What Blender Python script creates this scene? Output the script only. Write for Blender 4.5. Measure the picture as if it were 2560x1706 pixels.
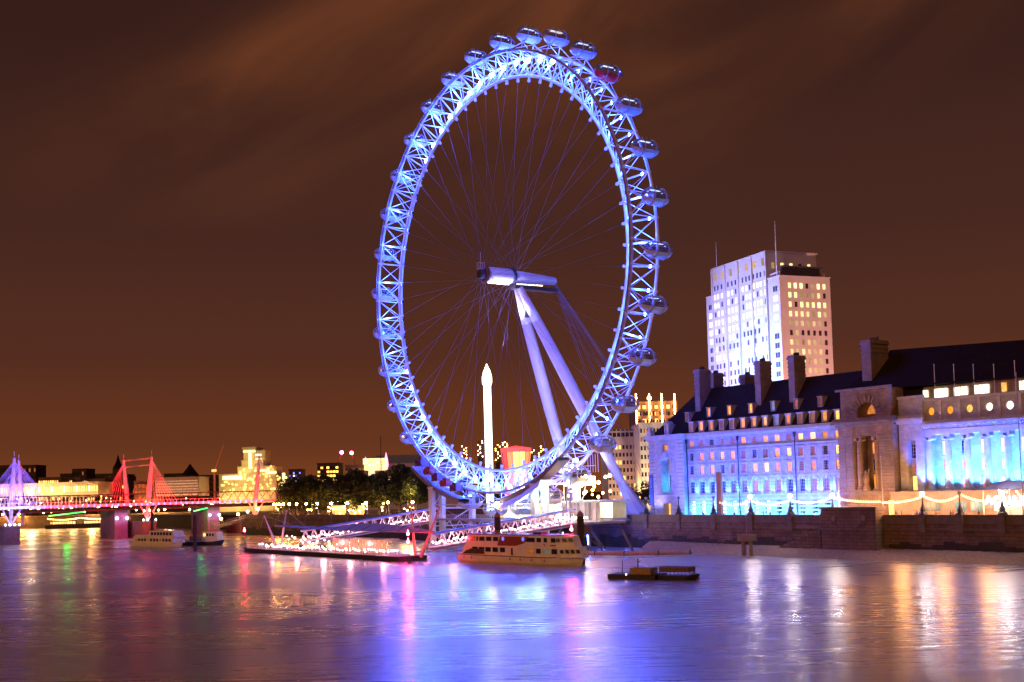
import bpy, bmesh, math, random
from mathutils import Vector, Matrix, Euler
R = math.radians; PI = math.pi
for o in list(bpy.data.objects): bpy.data.objects.remove(o)
sc = bpy.context.scene
COL = sc.collection

# ---------------------------------------------------------------- camera
FPX, PIT, ROLL, CY = 3000.0, .0567099, .0274039, 1056.74
HCAM = 16.0
cd = bpy.data.cameras.new('camera'); cam = bpy.data.objects.new('camera', cd); COL.objects.link(cam)
cd.sensor_fit = 'HORIZONTAL'; cd.sensor_width = 36; cd.lens = FPX/2560*36
cd.shift_y = (CY-853)/2560; cd.clip_end = 9000; cd.clip_start = .5
cam.matrix_world = Matrix.Translation((0, 0, HCAM)) @ Matrix.Rotation(PI/2+PIT, 4, 'X') @ Matrix.Rotation(-ROLL, 4, 'Z')
sc.camera = cam

# ---------------------------------------------------------------- view / render
sc.view_settings.view_transform = 'Standard'; sc.view_settings.look = 'None'
sc.view_settings.exposure = 0; sc.view_settings.gamma = 1
cy = sc.cycles
cy.use_denoising = True
try: cy.denoiser = 'OPENIMAGEDENOISE'
except Exception: pass
cy.max_bounces = 6; cy.diffuse_bounces = 2; cy.glossy_bounces = 3; cy.transmission_bounces = 2
cy.transparent_max_bounces = 12; cy.sample_clamp_indirect = 12; cy.caustics_reflective = False; cy.caustics_refractive = False

# ---------------------------------------------------------------- world: night sky over a city
w = bpy.data.worlds.new('World'); sc.world = w; w.use_nodes = True
nt = w.node_tree; nt.nodes.clear()
def N_(t, **k):
    n = nt.nodes.new(t)
    for a, b in k.items(): setattr(n, a, b)
    return n
L_ = nt.links.new
out = N_('ShaderNodeOutputWorld'); bg = N_('ShaderNodeBackground'); bg.inputs['Strength'].default_value = 1.0
tc = N_('ShaderNodeTexCoord'); sep = N_('ShaderNodeSeparateXYZ'); L_(tc.outputs['Generated'], sep.inputs[0])
ramp = N_('ShaderNodeValToRGB'); L_(sep.outputs['Z'], ramp.inputs[0])
cr = ramp.color_ramp; cr.interpolation = 'EASE'
stops = [(0.0, (.200, .052, .014)), (.05, (.128, .033, .0115)), (.13, (.082, .0235, .0125)), (.22, (.060, .0190, .0120)), (.36, (.038, .0125, .0085)), (.6, (.03, .010, .009))]
while len(cr.elements) < len(stops): cr.elements.new(.5)
for e, (p, c) in zip(cr.elements, stops): e.position = p; e.color = (*c, 1)
# long streaky clouds lit from below by the city
mr_ = N_('ShaderNodeMapping'); mr_.inputs['Rotation'].default_value = (0, R(27), 0); L_(tc.outputs['Generated'], mr_.inputs[0])
mp = N_('ShaderNodeMapping'); mp.inputs['Scale'].default_value = (1.9, 1.2, 7.0); mp.inputs['Location'].default_value = (.35, 0, .2)
L_(mr_.outputs[0], mp.inputs[0])
no = N_('ShaderNodeTexNoise'); no.inputs['Scale'].default_value = 1.7; no.inputs['Detail'].default_value = 5; no.inputs['Roughness'].default_value = .52; no.inputs['Distortion'].default_value = .5
L_(mp.outputs[0], no.inputs[0])
cl = N_('ShaderNodeMapRange'); cl.inputs['From Min'].default_value = .34; cl.inputs['From Max'].default_value = .76; L_(no.outputs['Fac'], cl.inputs[0])
# cloud bank only above ~10 degrees
mk = N_('ShaderNodeMapRange'); mk.inputs['From Min'].default_value = 0; mk.inputs['From Max'].default_value = 1; 
mu = N_('ShaderNodeMath', operation='MULTIPLY'); nb_ = N_('ShaderNodeTexNoise'); nb_.inputs['Scale'].default_value = 3.1; nb_.inputs['Detail'].default_value = 2; L_(tc.outputs['Generated'], nb_.inputs[0])
nr_ = N_('ShaderNodeMapRange'); nr_.inputs['From Min'].default_value = .24; nr_.inputs['From Max'].default_value = .52; L_(nb_.outputs['Fac'], nr_.inputs[0])
m2_ = N_('ShaderNodeMath', operation='MULTIPLY'); L_(cl.outputs[0], m2_.inputs[0]); L_(nr_.outputs[0], m2_.inputs[1])
s2_ = N_('ShaderNodeSeparateXYZ'); L_(mr_.outputs[0], s2_.inputs[0]); rb_ = N_('ShaderNodeValToRGB'); L_(s2_.outputs['Z'], rb_.inputs[0])
for p_, v_ in ((.10, 0), (.19, .55), (.34, .9), (.395, 1), (.425, .25), (.45, 0)): e_ = rb_.color_ramp.elements.new(p_); e_.color = (v_, v_, v_, 1)
rb_.color_ramp.elements[0].color = (0, 0, 0, 1); rb_.color_ramp.elements[-1].color = (0, 0, 0, 1)
L_(rb_.outputs[0], mk.inputs[0]); xm_ = N_('ShaderNodeMapRange'); xm_.inputs['From Min'].default_value = -.40; xm_.inputs['From Max'].default_value = -.20; L_(sep.outputs['X'], xm_.inputs[0]); m4_ = N_('ShaderNodeMath', operation='MULTIPLY'); L_(m2_.outputs[0], m4_.inputs[0]); L_(xm_.outputs[0], m4_.inputs[1])
zm_ = N_('ShaderNodeMapRange'); zm_.inputs['From Min'].default_value = .21; zm_.inputs['From Max'].default_value = .33; L_(sep.outputs['Z'], zm_.inputs[0]); m5_ = N_('ShaderNodeMath', operation='MULTIPLY'); L_(m4_.outputs[0], m5_.inputs[0]); L_(zm_.outputs[0], m5_.inputs[1]); L_(m5_.outputs[0], mu.inputs[0]); L_(mk.outputs[0], mu.inputs[1])
mx = N_('ShaderNodeMixRGB'); L_(mu.outputs[0], mx.inputs['Fac']); L_(ramp.outputs[0], mx.inputs['Color1']); mx.inputs['Color2'].default_value = (.205, .058, .019, 1)
# weak Nishita remnant (sun far below the horizon)
sky = N_('ShaderNodeTexSky'); sky.sky_type = 'NISHITA'; sky.sun_disc = False; sky.sun_elevation = R(18); sky.sun_rotation = R(212)
ad = N_('ShaderNodeMixRGB', blend_type='ADD'); ad.inputs['Fac'].default_value = 0.0004
L_(mx.outputs[0], ad.inputs['Color1']); L_(sky.outputs[0], ad.inputs['Color2'])
L_(ad.outputs[0], bg.inputs['Color']); L_(bg.outputs[0], out.inputs['Surface'])

# ---------------------------------------------------------------- one sun: low warm light from the lamps of the bridge side
sd = bpy.data.lights.new('sun', 'SUN'); sd.energy = .72; sd.angle = R(6); sd.color = (1.0, .42, .14)
so = bpy.data.objects.new('sun', sd); COL.objects.link(so)
so.rotation_euler = Vector((.52, .80, -.30)).to_track_quat('-Z', 'Y').to_euler()

# ---------------------------------------------------------------- frames of reference
TH = .9458406
U = Vector((math.cos(TH), -math.sin(TH), 0)); NN = Vector((math.sin(TH), math.cos(TH), 0)); W0 = Vector((-2.5317, 329.587, 0))
def S(s, t, z=0): return W0+U*s+NN*t+Vector((0, 0, z))       # bank frame: s along the river, t towards land, z above the water
def ray(px, py):
    dx = px-1280; dy = py-CY; c, s = math.cos(ROLL), math.sin(ROLL)
    x = c*dx-s*dy; y = s*dx+c*dy
    return Vector((0, math.cos(PIT), math.sin(PIT)))+Vector((x/FPX, 0, 0))-Vector((0, -math.sin(PIT), math.cos(PIT)))*(y/FPX)
def AT(px, py, t):
    r = ray(px, py); X = r*((t+W0.dot(NN))/r.dot(NN)); d = X-W0
    return d.dot(U), X.z+HCAM
def AS(px, py, s):
    r = ray(px, py); X = r*((s+W0.dot(U))/r.dot(U)); d = X-W0
    return d.dot(NN), X.z+HCAM
def AY(px, py, Y): r = ray(px, py); X = r*(Y/r.y); return Vector((X.x, Y, X.z+HCAM))
def AZ(px, py, z): r = ray(px, py); X = r*((z-HCAM)/r.z); return Vector((X.x, X.y, z))

# ---------------------------------------------------------------- mesh builder
class MB:
    def __init__(s): s.v = []; s.f = []; s.m = []
    def poly(s, pts, m=0):
        b = len(s.v); s.v += [tuple(p) for p in pts]; s.f.append(tuple(range(b, b+len(pts)))); s.m.append(m); return s
    def box(s, x0, x1, y0, y1, z0, z1, m=0):
        b = len(s.v); s.v += [(x, y, z) for z in (z0, z1) for y in (y0, y1) for x in (x0, x1)]
        for f in ((0, 2, 3, 1), (4, 5, 7, 6), (0, 1, 5, 4), (2, 6, 7, 3), (0, 4, 6, 2), (1, 3, 7, 5)): s.f.append(tuple(b+i for i in f)); s.m.append(m)
        return s
    def bar(s, p, q, r, n=6, r2=None, m=0, caps=True):
        p = Vector(p); q = Vector(q); r2 = r if r2 is None else r2
        d = (q-p); 
        if d.length < 1e-6: return s
        d.normalize(); a = d.cross(Vector((0, 0, 1)));
        if a.length < .01: a = d.cross(Vector((1, 0, 0)))
        a.normalize(); c = d.cross(a); b = len(s.v)
        for P, rr in ((p, r), (q, r2)):
            for i in range(n):
                t = 2*PI*(i+.5)/n; s.v.append(tuple(P+a*(math.cos(t)*rr)+c*(math.sin(t)*rr)))
        for i in range(n): j = (i+1) % n; s.f.append((b+i, b+j, b+n+j, b+n+i)); s.m.append(m)
        if caps: s.f.append(tuple(b+i for i in range(n))[::-1]); s.m.append(m); s.f.append(tuple(b+n+i for i in range(n))); s.m.append(m)
        return s
    def path(s, pts, r, n=6, m=0):
        for i in range(len(pts)-1): s.bar(pts[i], pts[i+1], r, n, m=m)
        return s
    def lathe(s, prof, n=12, m=0, axis='z', o=(0, 0, 0)):
        b = len(s.v)
        for r, z in prof:
            for i in range(n):
                t = 2*PI*i/n; x, y = r*math.cos(t), r*math.sin(t)
                p = (x, y, z) if axis == 'z' else ((x, z, y) if axis == 'y' else (z, x, y))
                s.v.append((p[0]+o[0], p[1]+o[1], p[2]+o[2]))
        for k in range(len(prof)-1):
            for i in range(n):
                j = (i+1) % n; s.f.append((b+k*n+i, b+k*n+j, b+k*n+n+j, b+k*n+n+i)); s.m.append(m)
        s.f.append(tuple(b+i for i in range(n))[::-1]); s.m.append(m)
        e = b+(len(prof)-1)*n; s.f.append(tuple(e+i for i in range(n))); s.m.append(m)
        return s
    def ball(s, c, r, n=8, k=5, m=0, sz=1):
        return s.lathe([(max(1e-3, r*math.sin(PI*i/k)), -r*sz*math.cos(PI*i/k)) for i in range(k+1)], n, m, 'z', c)
    def prism(s, pts, y0, y1, m=0):            # outline in x,z extruded along y
        n = len(pts); b = len(s.v)
        s.v += [(x, y0, z) for x, z in pts]+[(x, y1, z) for x, z in pts]
        s.f.append(tuple(b+i for i in range(n))); s.m.append(m); s.f.append(tuple(b+n+i for i in range(n))[::-1]); s.m.append(m)
        for i in range(n): j = (i+1) % n; s.f.append((b+i, b+n+i, b+n+j, b+j)); s.m.append(m)
        return s
    def arch(s, x0, x1, z0, z1, cx, hw, zb, zs, y0, y1, m=0, n=12):   # panel x0..x1, z0..z1 with an arched opening, reveal from y0 back to y1
        arc = [(cx-hw, zb), (cx-hw, zs)]+[(cx-hw*math.cos(PI*i/n), zs+hw*math.sin(PI*i/n)) for i in range(1, n)]+[(cx+hw, zs), (cx+hw, zb)]
        out = []
        for x, z in arc:
            if z <= zs+1e-6: out.append((x0 if x < cx else x1, z))
            else: out.append((x, z1))
        k = len(arc)
        for i in range(k-1):
            a, b, c, d = arc[i], arc[i+1], out[i+1], out[i]
            s.poly([(a[0], y0, a[1]), (b[0], y0, b[1]), (c[0], y0, c[1]), (d[0], y0, d[1])], m)
            s.poly([(a[0], y0, a[1]), (b[0], y0, b[1]), (b[0], y1, b[1]), (a[0], y1, a[1])], m)
        s.poly([(x0, y0, zs), (x0, y0, z1), (arc[2][0], y0, z1)], m); s.poly([(x1, y0, zs), (x1, y0, z1), (arc[-3][0], y0, z1)], m)
        if zb > z0+1e-4:
            s.poly([(x0, y0, z0), (x1, y0, z0), (x1, y0, zb), (x0, y0, zb)], m)
            s.poly([(cx-hw, y0, zb), (cx+hw, y0, zb), (cx+hw, y1, zb), (cx-hw, y1, zb)], m)
        return s
    def mesh(s, name, mats, smooth=False):
        me = bpy.data.meshes.new(name); me.from_pydata(s.v, [], s.f)
        for x in mats: me.materials.append(x)
        if len(mats) > 1: me.polygons.foreach_set('material_index', s.m)
        if smooth: me.polygons.foreach_set('use_smooth', [True]*len(s.f))
        bm = bmesh.new(); bm.from_mesh(me); bmesh.ops.recalc_face_normals(bm, faces=bm.faces); bm.to_mesh(me); bm.free()
        me.update(); return me
    def build(s, name, mats, parent=None, loc=(0, 0, 0), rot=(0, 0, 0), smooth=False, label=None):
        if not isinstance(mats, (list, tuple)): mats = [mats]
        return inst(s.mesh(name, mats, smooth), name, parent, loc, rot, label)
def inst(me, name, parent=None, loc=(0, 0, 0), rot=(0, 0, 0), label=None, scale=None):
    o = bpy.data.objects.new(name, me); COL.objects.link(o); o.parent = parent; o.location = loc; o.rotation_euler = rot
    if label: o['label'] = label
    if scale: o.scale = scale
    return o
def tag(o, label=None, cat=None, group=None, kind=None):
    if label: o['label'] = label
    if cat: o['category'] = cat
    if group: o['group'] = group
    if kind: o['kind'] = kind
    return o
def thing(name, label, cat, loc=(0, 0, 0), rz=0, group=None):
    o = bpy.data.objects.new(name, None); COL.objects.link(o); o.location = loc; o.rotation_euler = (0, 0, rz); o.empty_display_size = .5
    return tag(o, label, cat, group)
def bank(name, label, cat, s, t, z, group=None, rz=0): return thing(name, label, cat, S(s, t, z), -TH+rz, group)
CH = {}
def kids(o): return [c for c in bpy.data.objects if c.parent == o]
def dup(root, kidtree, loc, rz, label, group=None, deep=None):
    r = root.copy(); COL.objects.link(r); r.location = loc; r.rotation_euler = (0, 0, rz); r['label'] = label
    if group: r['group'] = group
    for c, sub in kidtree:
        k = c.copy(); COL.objects.link(k); k.parent = r
        for g in sub:
            q = g.copy(); COL.objects.link(q); q.parent = k
    return r
def tree_of(o): return [(c, kids(c)) for c in kids(o)]
def lamp(kind, loc, power, color, parent=None, aim=None, name='lamp_light', size=.3, spot=None, blend=.6):
    d = bpy.data.lights.new(name, kind); d.energy = power; d.color = color
    if kind in ('POINT', 'SPOT'): d.shadow_soft_size = size
    if kind == 'AREA': d.shape = 'RECTANGLE'; d.size, d.size_y = size
    if kind == 'SPOT': d.spot_size = spot or R(60); d.spot_blend = blend
    o = bpy.data.objects.new(name, d); COL.objects.link(o); o.parent = parent; o.location = loc
    if aim is not None: o.rotation_euler = (Vector(aim)-Vector(loc)).to_track_quat('-Z', 'Y').to_euler()
    return o

# ---------------------------------------------------------------- materials
MAT = {}
def mat(name, col, rough=.7, metal=0., var=.25, scale=.6, bump=0., bscale=3., emit=None, es=0., brick=None, coord='Object', spec=None, rand=0.):
    if name in MAT: return MAT[name]
    m = bpy.data.materials.new(name); m.use_nodes = True; t = m.node_tree; b = t.nodes['Principled BSDF']; MAT[name] = m
    b.inputs['Roughness'].default_value = rough; b.inputs['Metallic'].default_value = metal
    if spec is not None: b.inputs['Specular IOR Level'].default_value = spec
    co = t.nodes.new('ShaderNodeTexCoord')
    n = t.nodes.new('ShaderNodeTexNoise'); n.inputs['Scale'].default_value = scale; n.inputs['Detail'].default_value = 5; n.inputs['Roughness'].default_value = .62
    t.links.new(co.outputs[coord], n.inputs[0])
    mr = t.nodes.new('ShaderNodeMapRange'); mr.inputs['From Min'].default_value = .28; mr.inputs['From Max'].default_value = .72; mr.inputs['To Min'].default_value = 1-var; mr.inputs['To Max'].default_value = 1+var*.6
    t.links.new(n.outputs['Fac'], mr.inputs[0])
    src = mr.outputs[0]
    if brick:
        bk = t.nodes.new('ShaderNodeTexBrick'); mp = t.nodes.new('ShaderNodeMapping')
        mp.inputs['Rotation'].default_value = (R(90), 0, 0)
        # x+y against z so that every vertical face shows courses
        sx = t.nodes.new('ShaderNodeSeparateXYZ'); cb = t.nodes.new('ShaderNodeCombineXYZ'); ad = t.nodes.new('ShaderNodeMath')
        t.links.new(co.outputs[coord], sx.inputs[0]); t.links.new(sx.outputs[0], ad.inputs[0]); t.links.new(sx.outputs[1], ad.inputs[1])
        t.links.new(ad.outputs[0], cb.inputs[0]); t.links.new(sx.outputs[2], cb.inputs[1]); t.links.new(cb.outputs[0], bk.inputs[0])
        bk.inputs['Scale'].default_value = 1; bk.inputs['Brick Width'].default_value = brick[0]; bk.inputs['Row Height'].default_value = brick[1]; bk.inputs['Mortar Size'].default_value = brick[2]
        bk.inputs['Color1'].default_value = (1, 1, 1, 1); bk.inputs['Color2'].default_value = (.82, .82, .82, 1); bk.inputs['Mortar'].default_value = (brick[3],)*3+(1,)
        mm = t.nodes.new('ShaderNodeMixRGB'); mm.blend_type = 'MULTIPLY'; mm.inputs[0].default_value = 1
        t.links.new(src, mm.inputs[1]); t.links.new(bk.outputs['Color'], mm.inputs[2]); src = mm.outputs[0]
    mx = t.nodes.new('ShaderNodeMixRGB'); mx.blend_type = 'MULTIPLY'; mx.inputs[0].default_value = 1; mx.inputs[1].default_value = (*col, 1)
    t.links.new(src, mx.inputs[2]); t.links.new(mx.outputs[0], b.inputs['Base Color'])
    if bump:
        n2 = t.nodes.new('ShaderNodeTexNoise'); n2.inputs['Scale'].default_value = bscale; n2.inputs['Detail'].default_value = 6; t.links.new(co.outputs[coord], n2.inputs[0])
        bp = t.nodes.new('ShaderNodeBump'); bp.inputs['Strength'].default_value = bump; bp.inputs['Distance'].default_value = .2
        t.links.new(n2.outputs['Fac'], bp.inputs['Height']); t.links.new(bp.outputs[0], b.inputs['Normal'])
    if emit:
        b.inputs['Emission Color'].default_value = (*emit, 1); b.inputs['Emission Strength'].default_value = es
        if rand or var:
            oi = t.nodes.new('ShaderNodeObjectInfo'); r2 = t.nodes.new('ShaderNodeMapRange'); r2.inputs['To Min'].default_value = es*(1-rand); r2.inputs['To Max'].default_value = es*(1+rand)
            t.links.new(oi.outputs['Random'], r2.inputs[0])
            m3 = t.nodes.new('ShaderNodeMath'); m3.operation = 'MULTIPLY'; t.links.new(r2.outputs[0], m3.inputs[0]); t.links.new(mr.outputs[0], m3.inputs[1])
            t.links.new(m3.outputs[0], b.inputs['Emission Strength'])
    return m
def glow(name, col, st, rand=0.):      # surface of something that gives off light itself
    return mat(name, (.3, .3, .3), .5, emit=col, es=st, var=.0, rand=rand)
def lit_window(name, col, st, rand=.45):
    # curtained, lit room behind glass: brightness differs per window, folds run vertically, brighter to one side
    m = mat(name, (.05, .04, .03), .25, emit=col, es=st, var=.45, scale=1.1, rand=rand); return m
steel = mat('white_painted_steel', (.78, .79, .80), .42, var=.10, scale=.8)
steel_dk = mat('dark_steel', (.06, .055, .06), .5, var=.3)
brown_st = mat('brownish_steel_track', (.30, .20, .17), .5, var=.2)
stone = mat('portland_stone', (.44, .41, .36), .85, var=.32, scale=.45, bump=.35, bscale=2, brick=(1.4, .5, .02, .72))
stone_tr = mat('stone_trim', (.48, .45, .40), .8, var=.25, scale=.9, bump=.2)
stone_dk = mat('dark_brown_stone', (.34, .23, .15), .9, var=.45, scale=.35, bump=.5, bscale=1.6, brick=(1.6, .55, .03, .55))
granite = mat('wet_granite_wall', (.17, .105, .07), .75, var=.6, scale=.3, bump=.5, bscale=1.3, brick=(2.2, .75, .05, .35))
granite_cap = mat('granite_coping', (.15, .115, .095), .7, var=.35, scale=.6, bump=.3)
concrete = mat('weathered_concrete', (.23, .19, .16), .85, var=.4, scale=.5, bump=.4)
roof_m = mat('dark_roof_tiles', (.022, .011, .006), .85, var=.35, scale=.7, bump=.35, bscale=5, brick=(.6, .35, .03, .6), spec=.2)
chim_m = mat('chimney_stone', (.34, .26, .22), .85, var=.3, scale=.6, bump=.3, brick=(1.2, .42, .03, .7))
glass_dk = mat('dark_window_glass', (.02, .018, .02), .12, var=.2, spec=.6)
frame_m = mat('window_frame_paint', (.42, .40, .38), .5)
warm_win = lit_window('lit_window_orange', (1, .29, .02), 2.3)
yel_win = lit_window('lit_window_yellow', (1, .52, .10), 3.2, .5)
red_win = lit_window('lit_window_red', (1, .20, .06), 1.5)
dim_win = lit_window('dim_window', (1, .26, .05), .42, .6)
white_win = lit_window('lit_window_white', (1, .93, .72), 4.0, .4)
bulb_w = glow('bulb_white', (1, .86, .78), 14)
bulb_pink = glow('bulb_pinkish', (1, .62, .66), 9, .5)
bulb_y = glow('bulb_yellow', (1, .44, .10), 42, .3)
bulb_r = glow('bulb_red', (1, .015, .04), 420)
lamp_globe = glow('street_lamp_globe', (1, .84, .76), 260)
lamp_globe_y = glow('street_lamp_globe_yellow', (1, .38, .07), 420, .3)
lens_b = glow('blue_floodlight_lens', (.075, .15, 1), 170)
lens_dim = glow('blue_floodlight_lens_seen_obliquely', (.08, .17, 1), 70)
lens_c = glow('cyan_floodlight_lens', (.55, .95, 1), 16)
iron = mat('black_cast_iron', (.018, .016, .018), .5, var=.3)
wood = mat('timber_pile', (.055, .035, .03), .85, var=.4, scale=2, bump=.5)
hull_w = mat('cream_boat_paint', (.88, .80, .64), .5, var=.16, scale=.5)
hull_dk = mat('dark_hull_paint', (.03, .022, .022), .55, var=.35)
redpaint = mat('red_paint', (.45, .03, .02), .5, var=.3)
capglass = None
def make_capglass():
    m = bpy.data.materials.new('capsule_glass'); m.use_nodes = True; t = m.node_tree; t.nodes.clear()
    o = t.nodes.new('ShaderNodeOutputMaterial'); tr = t.nodes.new('ShaderNodeBsdfTransparent'); tr.inputs[0].default_value = (.70, .74, .90, 1)
    g = t.nodes.new('ShaderNodeBsdfGlossy'); g.inputs['Roughness'].default_value = .08; g.inputs[0].default_value = (.8, .85, 1, 1)
    lw = t.nodes.new('ShaderNodeLayerWeight'); lw.inputs[0].default_value = .35
    mr = t.nodes.new('ShaderNodeMapRange'); mr.inputs['To Min'].default_value = .08; mr.inputs['To Max'].default_value = .75; t.links.new(lw.outputs['Facing'], mr.inputs[0])
    x = t.nodes.new('ShaderNodeMixShader'); t.links.new(mr.outputs[0], x.inputs[0]); t.links.new(tr.outputs[0], x.inputs[1]); t.links.new(g.outputs[0], x.inputs[2]); t.links.new(x.outputs[0], o.inputs[0])
    return m
capglass = make_capglass()

# ================================================================ SETTING
def sheet(name, pts, z, m, kind='structure'):
    mb = MB(); mb.poly([(x, y, z) for x, y in pts]); o = mb.build(name, m); o['kind'] = kind; return o
def water_mat():
    m = bpy.data.materials.new('river_water'); m.use_nodes = True; t = m.node_tree; b = t.nodes['Principled BSDF']
    b.inputs['Base Color'].default_value = (.56, .50, .46, 1); b.inputs['Metallic'].default_value = .42; b.inputs['IOR'].default_value = 1.8
    b.inputs['Specular IOR Level'].default_value = .9
    co = t.nodes.new('ShaderNodeTexCoord'); mp = t.nodes.new('ShaderNodeMapping'); mp.inputs['Scale'].default_value = (.11, .75, 1); mp.inputs['Rotation'].default_value = (0, 0, R(-4))
    t.links.new(co.outputs['Object'], mp.inputs[0])
    n = t.nodes.new('ShaderNodeTexNoise'); n.inputs['Scale'].default_value = 1; n.inputs['Detail'].default_value = 6; n.inputs['Roughness'].default_value = .6; n.inputs['Distortion'].default_value = .4
    t.links.new(mp.outputs[0], n.inputs[0])
    mp2 = t.nodes.new('ShaderNodeMapping'); mp2.inputs['Scale'].default_value = (.008, .03, 1); t.links.new(co.outputs['Object'], mp2.inputs[0])
    n2 = t.nodes.new('ShaderNodeTexNoise'); n2.inputs['Scale'].default_value = 1; n2.inputs['Detail'].default_value = 4; t.links.new(mp2.outputs[0], n2.inputs[0])
    mr = t.nodes.new('ShaderNodeMapRange'); mr.inputs['From Min'].default_value = .35; mr.inputs['From Max'].default_value = .65; mr.inputs['To Min'].default_value = .245; mr.inputs['To Max'].default_value = .32
    t.links.new(n2.outputs[0], mr.inputs[0])
    r3 = t.nodes.new('ShaderNodeMapRange'); r3.inputs['From Min'].default_value = .36; r3.inputs['From Max'].default_value = .64; r3.inputs['To Min'].default_value = -.03; r3.inputs['To Max'].default_value = .03; t.links.new(n.outputs[0], r3.inputs[0])
    a3 = t.nodes.new('ShaderNodeMath'); t.links.new(mr.outputs[0], a3.inputs[0]); t.links.new(r3.outputs[0], a3.inputs[1]); t.links.new(a3.outputs[0], b.inputs['Roughness'])
    bp = t.nodes.new('ShaderNodeBump'); bp.inputs['Strength'].default_value = .15; bp.inputs['Distance'].default_value = .10
    t.links.new(n.outputs[0], bp.inputs['Height']); t.links.new(bp.outputs[0], b.inputs['Normal'])
    return m
water = sheet('river_water', [(-3000, -200), (3000, -200), (3000, 4000), (-3000, 4000)], 0, water_mat())
ground_m = mat('city_ground', (.05, .04, .035), .9, var=.3, scale=.05)
pave = mat('promenade_paving', (.22, .17, .14), .8, var=.25, scale=.4)
# land on the wheel's bank (raised behind the river wall) and the far bank behind the bridge
def land(name, pts, z0, z1, m):
    mb = MB(); n = len(pts); mb.poly([(p.x, p.y, z1) for p in pts])
    for i in range(n):
        a, b = pts[i], pts[(i+1) % n]; mb.poly([(a.x, a.y, z0), (b.x, b.y, z0), (b.x, b.y, z1), (a.x, a.y, z1)])
    o = mb.build(name, m); o['kind'] = 'structure'; return o
land('promenade_ground', [S(-235, 22.6), S(230, 22.6), S(230, 48), S(-235, 48)], -1, 7.7, pave)
land('city_ground', [S(-235, 48), S(230, 48), S(600, 2500), S(-2600, 2500), S(-700, 60)], -1, 7.6, ground_m)
land('far_bank_ground', [Vector((-900, 782, 0)), Vector((-60, 782, 0)), Vector((40, 1400, 0)), Vector((200, 2600, 0)), Vector((-2500, 2600, 0))], -1, 7.2, ground_m)

# foreshore: pebbly slope between low water and the wall
random.seed(3)
bm = MB(); NS, NTT = 120, 16; s0, s1 = 34, 190
idx = {}
for i in range(NS+1):
    s = s0+(s1-s0)*i/NS; wl = 7.4+1.3*math.sin(s*.11)+.8*math.sin(s*.31+1)+max(0, (46-s))*1.1
    for j in range(NTT+1):
        f = j/NTT; t = wl-2+(22.3-wl+2)*f
        z = -.35+2.0*f**1.15+(.45*max(0, (70-s)/36) if f > .4 else 0)*f+random.uniform(-.07, .07)
        idx[i, j] = len(bm.v); bm.v.append(tuple(S(s, t, z)))
for i in range(NS):
    for j in range(NTT): bm.f.append((idx[i, j], idx[i+1, j], idx[i+1, j+1], idx[i, j+1])); bm.m.append(0)
pebble = mat('wet_pebbles', (.42, .26, .13), .75, var=.6, scale=1.6, bump=1.0, bscale=5)
o = bm.build('foreshore_ground', pebble, smooth=True); o['kind'] = 'structure'

# ---------------------------------------------------------------- river wall
wall = bank('embankment_wall', 'long dark granite river wall with coping below the promenade', 'river wall', 0, 22, 0)
mb = MB()
mb.box(-232, 92.6, 0, .55, -1, 7.2); mb.box(107.4, 190, 0, .55, -1, 7.2)
mb.build('wall_face', granite, wall)
weed = mat('weedy_tidal_stone', (.040, .030, .018), .8, var=.6, scale=.5, bump=.8, bscale=1.5)
mb = MB()
for i in range(160):
    x = -232+i*2.64
    if not 91.0 < x < 107.4: mb.box(x, min(x+2.64, 92.6) if x < 92.6 else x+2.64, -.06, -.003, -1, 2.9+.5*math.sin(i*1.7)+.35*math.sin(i*.61))
mb.build('tidal_weed_band', weed, wall)
mb = MB()
for a, b in ((-232, 92.6), (107.4, 190)):
    mb.box(a, b, -.3, .55, 5.7, 6.0); mb.box(a, b, -.18, .55, 6.9, 7.15)
mb.build('string_course', granite_cap, wall)
mb = MB()
for a, b in ((-232, 92.6), (107.4, 190)):
    mb.box(a, b, .08, .5, 7.2, 8.45); mb.box(a, b, -.05, .62, 8.45, 8.75)
mb.build('parapet', granite_cap, wall)
# bastion with mooring rings
bas = bank('wall_bastion', 'tall blank granite bastion block standing proud of the river wall', 'bastion', 100, 22, 0)
MB().box(-7.3, 7.3, -2.4, .5, -1, 10.0).build('bastion_body', granite, bas)
MB().box(-7.6, 7.6, -2.7, .7, 10.0, 10.5).build('coping', granite_cap, bas)
MB().box(-7.5, 7.5, -2.55, -2.38, 5.6, 5.95).build('string_course', granite_cap, bas)
for x in (-3.8, 4.2):
    r = MB(); r.lathe([(.55, -2.62), (.6, -2.5), (.62, -2.39)], 10, axis='y', o=(x, 0, 8.0)); r.build('mooring_ring', concrete, bas)
mb = MB(); mb.path([(-3.8+8*i/12, -2.5, 7.8-2.6*(1-(2*i/12-1)**2)) for i in range(13)], .05, 5); mb.build('chain', iron, bas)
# stair down to the foreshore
st = bank('river_stair', 'granite steps descending along the river wall beside the bastion', 'stairs', 78, 22, 0)
mb = MB()
for i in range(12): mb.box(0+i*1.2, 0+(i+1)*1.2-.02, -2.4, -.02, -1, .9+i*.42)
mb.build('steps', granite, st)
MB().box(6, 14.5, -.5, -.03, 5.6, 6.2).build('landing', granite_cap, st)
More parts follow.
